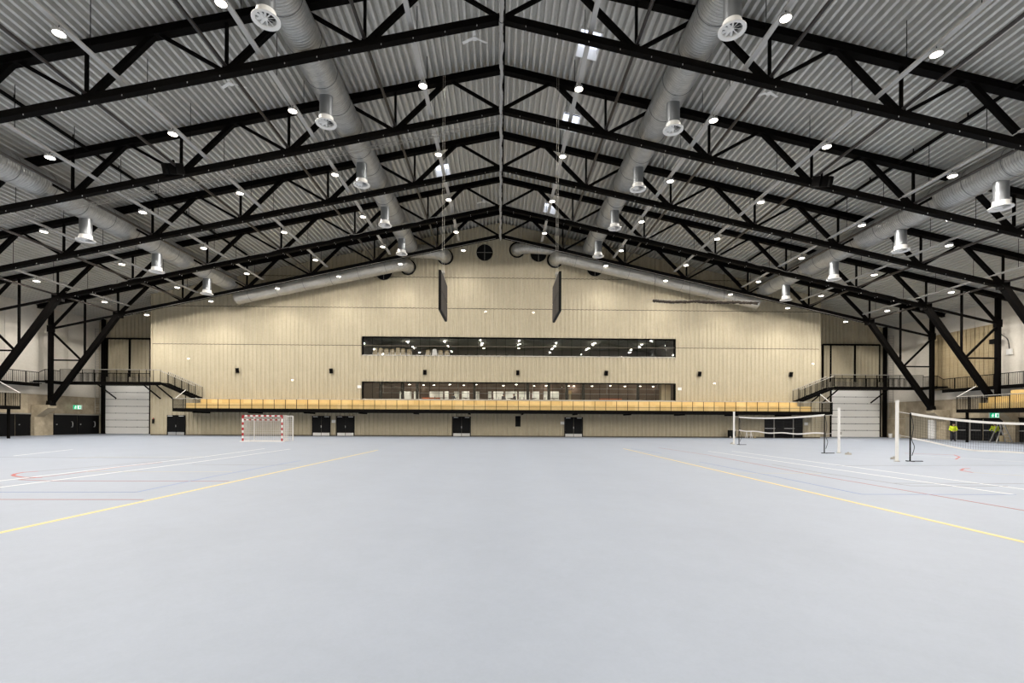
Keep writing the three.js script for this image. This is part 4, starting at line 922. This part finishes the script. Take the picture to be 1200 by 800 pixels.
function net(a, b, topY0, topY1, sagT, botY0, botY1, sagB, label, cords) {
  const g = thing('volleyball_net', label, 'net');
  const N = 48, top = [], bot = [];
  for (let i = 0; i <= N; i++) { const t = i / N, k = 4 * t * (1 - t), p = a.clone().lerp(b, t); top.push(V(p.x, topY0 + (topY1 - topY0) * t - sagT * k, p.z)); bot.push(V(p.x, botY0 + (botY1 - botY0) * t - sagB * k + 0.03 * Math.sin(t * 19), p.z)); }
  const tape = (pts, h) => { const gs = []; for (let i = 0; i < N; i++) gs.push(bar(pts[i], pts[i + 1], 0.02, h)); return gs; };
  part('top_tape', tape(top, 0.1), MT.goalWhite, g, 'white top tape'); part('bottom_tape', tape(bot, 0.07), MT.goalWhite, g, 'white bottom tape');
  const mesh = [];
  const len = a.distanceTo(b), nv = Math.round(len / 0.11);
  const at = (pts, t) => { const f = Math.min(N - 1e-6, t * N), i = Math.floor(f); return pts[i].clone().lerp(pts[i + 1], f - i); };
  for (let i = 0; i <= nv; i++) mesh.push(bar(at(top, i / nv), at(bot, i / nv), 0.004));
  for (let j = 1; j < 9; j++) for (let i = 0; i < N; i += 2) mesh.push(bar(top[i].clone().lerp(bot[i], j / 9), top[i + 2].clone().lerp(bot[i + 2], j / 9), 0.004));
  part('mesh', mesh, MT.netDark, g, 'fine dark mesh');
  for (const [p, q] of cords) part('cord', [rod(V(p.x, 2.16, p.z), V(q.x, 2.07, q.z), 0.012, 5), rod(V(p.x, 1.15, p.z), V(q.x, 1.05, q.z), 0.01, 5)], MT.net, g, 'pale tying cord');
}
function netStand(p, h, label) {
  const g = thing('net_stand', label, 'stand', null, null, [p.x, 0, p.z]);
  part('pole', rod(V(0, 0, 0), V(0, h, 0), 0.028, 8), MT.black, g); part('foot', [box(0.7, 0.03, 0.07, 0.2, 0.015, 0), box(0.07, 0.03, 0.4, 0, 0.015, 0)], MT.black, g);
  part('rope', curveTube([V(0.02, h, 0), V(0.1, h * 0.7, 0.04), V(0.05, h * 0.45, 0.02), V(0.16, h * 0.3, 0.03), V(0.08, 0.25, 0)], 0.015, 24, 5), MT.netDark, g);
}
{
  const p = onY(1066.5, 540.5, 0); netStand(p, 2.12, 'black net stand beside the tall white post of the larger looking net');
  volleyPost(0, 0, 2.62, 'tall white volleyball post at the wall end of the larger looking net', V(p.x + 10.75, 0, p.z + 0.2));
  netStand(V(p.x + 10.2, 0, p.z + 0.2), 2.12, 'black net stand at the wall end of the larger looking net');
  net(V(p.x, 0, p.z), V(p.x + 10.2, 0, p.z + 0.2), 2.08, 2.08, 0.42, 1.02, 1.0, 0.62, 'slack volleyball net crossing before the glazed doors and workers', [[vp1, p], [V(p.x + 10.75, 0, p.z + 0.2), V(p.x + 10.2, 0, p.z + 0.2)]]);
}

{
  const a = onY(966, 531, 0), b = onY(866, 521, 0);
  netStand(a, 2.1, 'black net stand at the camera end of the far net'); netStand(b, 2.1, 'black net stand at the gable end of the far net');
  net(V(a.x, 0, a.z), V(b.x, 0, b.z), 2.1, 2.1, 0.12, 1.1, 1.12, 0.1, 'volleyball net with white tapes hung lengthwise near the wide glazed doors', [[vp2, a], [vp3, b]]);
}
// floor socket covers
for (const [x, y, l] of [[994, 532.5, 'beside the camera end post of the far net'], [1048, 538, 'beside the tall post of the larger looking net'], [858, 520, 'beside the gable end post of the far net']]) { const p = onY(x, y, 0); const g = thing('socket_cover', 'grey floor socket cover ' + l, 'cover', 'loose socket covers', null, [p.x, 0, p.z]); part('lid', new THREE.CylinderGeometry(0.13, 0.16, 0.09, 16).translate(0, 0.045, 0), MT.rail, g); part('knob', new THREE.CylinderGeometry(0.05, 0.05, 0.05, 10).translate(0, 0.11, 0), MT.rail, g); }
// things stood against the gable wall beside the far net
{
  const p = onD(857.5, 508, 53.6); const g = thing('equipment_bag', 'black equipment trolley against the gable wall behind the far white post', 'trolley', null, null, [p.x, 0, p.z]);
  part('body', box(0.7, 0.75, 0.5, 0, 0.5, 0), MT.black, g); part('handle', curveTube([V(-0.3, 0.85, 0), V(-0.3, 1.05, 0), V(0.3, 1.05, 0), V(0.3, 0.85, 0)], 0.02, 18, 5), MT.rail, g); for (const s of [-0.28, 0.28]) part('wheel', new THREE.CylinderGeometry(0.1, 0.1, 0.05, 14).rotateX(Math.PI / 2).translate(s, 0.1, 0.26), MT.rail, g);
  const q = onD(877.5, 509, 53.4); const st = thing('step_stool', 'small white step stool against the gable wall', 'stool', null, null, [q.x, 0, q.z]);
  for (const s of [-0.28, 0.28]) { part('leg', bar(V(s, 0, 0.2), V(s * 0.85, 0.72, 0), 0.05), MT.goalWhite, st); part('leg', bar(V(s, 0, -0.2), V(s * 0.85, 0.72, 0), 0.05), MT.goalWhite, st); }
  part('top', box(0.56, 0.04, 0.3, 0, 0.73, 0), MT.goalWhite, st); part('step', box(0.56, 0.03, 0.18, 0, 0.38, 0.13), MT.goalWhite, st);
  const r = onD(884.5, 511, 53.2); const bl = thing('sports_ball', 'pale ball resting beside the step stool', 'ball', null, null, [r.x, 0, r.z]); part('skin', new THREE.SphereGeometry(0.12, 20, 14).translate(0, 0.12, 0), MT.tan, bl); part('seam', new THREE.TorusGeometry(0.121, 0.004, 5, 24).translate(0, 0.12, 0), MT.black, bl);
}
{ const p = onD(1043.5, 512, 57.5); const g = thing('waste_bin', 'small pale bin in the corner by the net side gate', 'bin', null, null, [p.x, 0, p.z]); part('body', new THREE.CylinderGeometry(0.2, 0.17, 0.5, 16).translate(0, 0.25, 0), MT.white, g); part('rim', new THREE.TorusGeometry(0.2, 0.02, 6, 20).rotateX(Math.PI / 2).translate(0, 0.5, 0), MT.lamp, g); }

// ================================================================ workers and step ladder on the net side
function sdfMesh(bones, lo, hi, res, k) {
  const c = lo.clone().add(hi).multiplyScalar(0.5), half = Math.max(hi.x - lo.x, hi.y - lo.y, hi.z - lo.z) / 2;
  const mc = new MarchingCubes(res, undefined, false, false, 200000); mc.isolation = 0;
  const p = V(0, 0, 0), ab = V(0, 0, 0), ap = V(0, 0, 0);
  for (let z = 0; z < res; z++) for (let y = 0; y < res; y++) for (let x = 0; x < res; x++) {
    p.set((x - res / 2) / (res / 2), (y - res / 2) / (res / 2), (z - res / 2) / (res / 2)).multiplyScalar(half).add(c);
    let sum = 0;
    for (const [a, b, ra, rb] of bones) {
      ab.copy(b).sub(a); ap.copy(p).sub(a); const L = ab.lengthSq(), t = L ? Math.max(0, Math.min(1, ap.dot(ab) / L)) : 0;
      sum += Math.exp(-k * (ap.addScaledVector(ab, -t).length() - (ra + (rb - ra) * t)));
    }
    mc.field[x + y * res + z * res * res] = Math.log(Math.max(sum, 1e-30)) / k;
  }
  mc.update();
  const n = mc.count !== undefined ? mc.count : mc.geometry.drawRange.count, g = new THREE.BufferGeometry();
  const pos = mc.positionArray.slice(0, n * 3), nor = mc.normalArray.slice(0, n * 3);
  for (let i = 0; i < n; i++) { pos[3 * i] = pos[3 * i] * half + c.x; pos[3 * i + 1] = pos[3 * i + 1] * half + c.y; pos[3 * i + 2] = pos[3 * i + 2] * half + c.z; }
  g.setAttribute('position', new THREE.BufferAttribute(pos, 3)); g.setAttribute('normal', new THREE.BufferAttribute(nor, 3)); g.setAttribute('uv', new THREE.BufferAttribute(new Float32Array(n * 2), 2));
  return g;
}
const skin = mat(0.5, 0.3, 0.2, 0.6), hivis = mat(0.62, 0.75, 0.02, 0.6), trousers = mat(0.02, 0.02, 0.025, 0.8), hair = mat(0.03, 0.02, 0.012, 0.8), shoeM = mat(0.015, 0.015, 0.015, 0.6), greyTop = mat(0.1, 0.1, 0.11, 0.8);
function person(label, at, turn, J, topMat, fine, group) {
  const g = thing('person', label, 'person', group, null, at); g.rotation.y = turn;
  const B = (a, b, ra, rb) => [V(...J[a]), V(...J[b]), ra, rb];
  const all = Object.values(J).map((v) => V(...v)), lo = all[0].clone(), hi = all[0].clone(); for (const v of all) { lo.min(v); hi.max(v); }
  lo.subScalar(0.2); hi.addScalar(0.2);
  const body = [B('hip', 'chest', 0.13, 0.15), B('chest', 'neck', 0.12, 0.06), B('neck', 'head', 0.055, 0.06)];
  for (const s of ['L', 'R']) body.push(B('chest', 'sh' + s, 0.11, 0.075), B('sh' + s, 'el' + s, 0.052, 0.042), B('el' + s, 'wr' + s, 0.04, 0.028), B('hip', 'hp' + s, 0.12, 0.1), B('hp' + s, 'kn' + s, 0.088, 0.06), B('kn' + s, 'an' + s, 0.056, 0.04), B('an' + s, 'to' + s, 0.04, 0.036));
  const parts = [sdfMesh(body, lo, hi, fine ? 88 : 48, 60)];
  // head with face, hands with fingers, each on its own grid
  const h = V(...J.head), f = V(...J.face).normalize(), side = V(0, 1, 0).cross(f).normalize(), up = f.clone().cross(side).normalize();
  const H = (a, b, c) => h.clone().addScaledVector(side, a).addScaledVector(up, b).addScaledVector(f, c);
  const head = [[H(0, 0.03, -0.01), H(0, 0.06, -0.02), 0.088, 0.085], [H(0, -0.05, 0.03), H(0, -0.07, 0.045), 0.06, 0.04], [H(0, 0.01, 0.088), H(0, -0.018, 0.108), 0.012, 0.015], [H(-0.018, -0.05, 0.09), H(0.018, -0.05, 0.09), 0.009, 0.009]];
  for (const s of [-1, 1]) head.push([H(s * 0.09, 0.015, -0.01), H(s * 0.094, -0.025, -0.005), 0.016, 0.012], [H(s * 0.032, 0.022, 0.075), H(s * 0.034, 0.022, 0.077), 0.014, 0.014]);
  parts.push(sdfMesh(head, h.clone().subScalar(0.17), h.clone().addScalar(0.17), fine ? 60 : 30, 140));
  for (const s of ['L', 'R']) {
    const w = V(...J['wr' + s]), e = V(...J['el' + s]), d = w.clone().sub(e).normalize(), across = d.clone().cross(f).normalize(); if (across.length() < 0.1) across.set(1, 0, 0);
    const pn = d.clone().cross(across).normalize(), Q = (a, b, c) => w.clone().addScaledVector(d, a).addScaledVector(across, b).addScaledVector(pn, c);
    const hand = [[Q(0, 0, 0), Q(0.08, 0, 0), 0.026, 0.028], [Q(0.06, -0.022, 0), Q(0.07, 0.022, 0), 0.018, 0.018]];
    [[-0.03, 0.058], [-0.01, 0.07], [0.011, 0.066], [0.031, 0.05]].forEach(([o, L]) => { hand.push([Q(0.085, o, 0), Q(0.085 + L * 0.6, o * 1.15, 0.012), 0.0095, 0.009], [Q(0.085 + L * 0.6, o * 1.15, 0.012), Q(0.085 + L, o * 1.2, 0.035), 0.009, 0.008]); });
    hand.push([Q(0.025, -0.03, 0), Q(0.065, -0.058, 0.015), 0.012, 0.011], [Q(0.065, -0.058, 0.015), Q(0.095, -0.06, 0.03), 0.011, 0.009]);
    if (fine) parts.push(sdfMesh(hand, w.clone().subScalar(0.19), w.clone().addScalar(0.19), 84, 300));
  }
  part('body', parts, skin, g);
  const clothes = (list, m, name, res) => part(name, sdfMesh(list, lo, hi, res, 60), m, g);
  const R = fine ? 80 : 44;
  const jac = [B('hip', 'chest', 0.155, 0.172), B('chest', 'neck', 0.14, 0.065)]; for (const s of ['L', 'R']) jac.push(B('chest', 'sh' + s, 0.13, 0.092), B('sh' + s, 'el' + s, 0.068, 0.06), B('el' + s, 'wr' + s, 0.058, 0.05).map((v, i) => (i === 1 ? V(...J['el' + s]).lerp(v, 0.85) : v)));
  clothes(jac, topMat, 'jacket', R);
  const tr = []; for (const s of ['L', 'R']) tr.push(B('hip', 'hp' + s, 0.14, 0.118), B('hp' + s, 'kn' + s, 0.105, 0.08), B('kn' + s, 'an' + s, 0.076, 0.066));
  clothes(tr, trousers, 'trousers', R);
  const sh = []; for (const s of ['L', 'R']) sh.push(B('an' + s, 'to' + s, 0.056, 0.05)); clothes(sh, shoeM, 'shoes', R);
  part('hair', sdfMesh([[H(0, 0.05, -0.03), H(0, 0.075, -0.02), 0.094, 0.09], [H(0, 0.0, -0.055), H(0, 0.03, -0.05), 0.07, 0.08]], h.clone().subScalar(0.2), h.clone().addScalar(0.2), fine ? 48 : 26, 120), hair, g);
  return g;
}
const stand = (o = {}) => ({ head: [0, 1.62, 0.05], face: [0, -0.15, 1], neck: [0, 1.48, 0.01], chest: [0, 1.25, 0], hip: [0, 0.97, -0.02], shL: [0.19, 1.4, 0], elL: [0.27, 1.12, 0.02], wrL: [0.24, 0.9, 0.14], shR: [-0.19, 1.4, 0], elR: [-0.27, 1.12, 0.02], wrR: [-0.22, 0.92, 0.16], hpL: [0.1, 0.92, -0.02], knL: [0.12, 0.5, 0.03], anL: [0.13, 0.08, -0.02], toL: [0.16, 0.05, 0.14], hpR: [-0.1, 0.92, -0.02], knR: [-0.12, 0.5, 0.0], anR: [-0.13, 0.08, -0.06], toR: [-0.16, 0.05, 0.1], ...o });
const sitJ = { head: [0, 1.18, 0.1], face: [0, -0.15, 1], neck: [0, 1.04, 0.04], chest: [0, 0.82, 0], hip: [0, 0.55, -0.04], shL: [0.19, 0.96, 0], elL: [0.26, 0.72, 0.12], wrL: [0.14, 0.76, 0.34], shR: [-0.19, 0.96, 0], elR: [-0.26, 0.72, 0.12], wrR: [-0.14, 0.76, 0.34], hpL: [0.1, 0.53, 0], knL: [0.12, 0.52, 0.42], anL: [0.13, 0.09, 0.4], toL: [0.14, 0.05, 0.55], hpR: [-0.1, 0.53, 0], knR: [-0.12, 0.52, 0.42], anR: [-0.13, 0.09, 0.4], toR: [-0.14, 0.05, 0.55] };
{
  const p = onD(1117, 505, 45.8);
  person('worker in a yellow green high visibility jacket and dark trousers by an open door', [p.x, 0.02, p.z], -0.6, stand({ head: [0.02, 1.6, 0.16], face: [0.1, -0.5, 1], neck: [0, 1.46, 0.07], chest: [0, 1.24, 0.03], wrL: [0.14, 1.0, 0.36], elL: [0.27, 1.12, 0.12], wrR: [-0.1, 0.98, 0.34], elR: [-0.28, 1.12, 0.1] }), hivis, true);
  const q = onD(1166, 505, 44.6);
  person('worker in a yellow green vest half hidden behind the step ladder', [q.x, 0.02, q.z], 2.6, stand({ wrL: [0.2, 1.05, 0.38], elL: [0.3, 1.1, 0.14] }), hivis, true);
  const l = onD(1173, 518, 42.4);
  const g = thing('step_ladder', 'aluminium step ladder standing before the doors in the net side wall', 'ladder', null, null, [l.x, 0, l.z]);
  const H = 1.75;
  for (const s of [-1, 1]) for (const f of [-1, 1]) part('rail', bar(V(f * 0.75, 0, s * 0.3), V(f * 0.06, H, s * 0.2), 0.06), MT.chrome, g);
  for (let k = 1; k < 6; k++) { const t = k / 6; part('rung', bar(V(0.75 - 0.69 * t, H * t, -0.3 + 0.1 * t), V(0.75 - 0.69 * t, H * t, 0.3 - 0.1 * t), 0.07, 0.03), MT.chrome, g); }
  part('top_plate', box(0.3, 0.04, 0.46, 0, H + 0.02, 0), MT.chrome, g); part('bucket', new THREE.CylinderGeometry(0.17, 0.14, 0.55, 16).translate(0.05, 0.4, 0.0), MT.tan, g);
}
// guests seated in the lounge
[[531, 'guest in dark clothes sitting at a lounge table'], [589.5, 'guest in dark clothes sitting beside an empty lounge table'], [603, 'guest facing another across a lounge table']].forEach(([x, l], i) => { const p = onD(x, 465, 58.5); person(l, [p.x, 3.75, p.z], [2.4, 1.2, -1.2][i], sitJ, greyTop, false); const c = thing('lounge_stool', 'dark stool under the ' + NTH[i] + ' seated lounge guest from the goal side', 'stool', 'stools under the lounge guests', null, [p.x, 3.75, p.z]); part('seat', new THREE.CylinderGeometry(0.2, 0.2, 0.05, 16).translate(0, 0.375, 0), MT.brown, c); part('stem', new THREE.CylinderGeometry(0.03, 0.03, 0.37, 8).translate(0, 0.185, 0), MT.black, c); part('foot', new THREE.CylinderGeometry(0.18, 0.18, 0.02, 14).translate(0, 0.01, 0), MT.black, c); });

scene.traverse((o) => { if (o.isMesh) { o.castShadow = true; o.receiveShadow = true; } });
renderer.render(scene, camera);
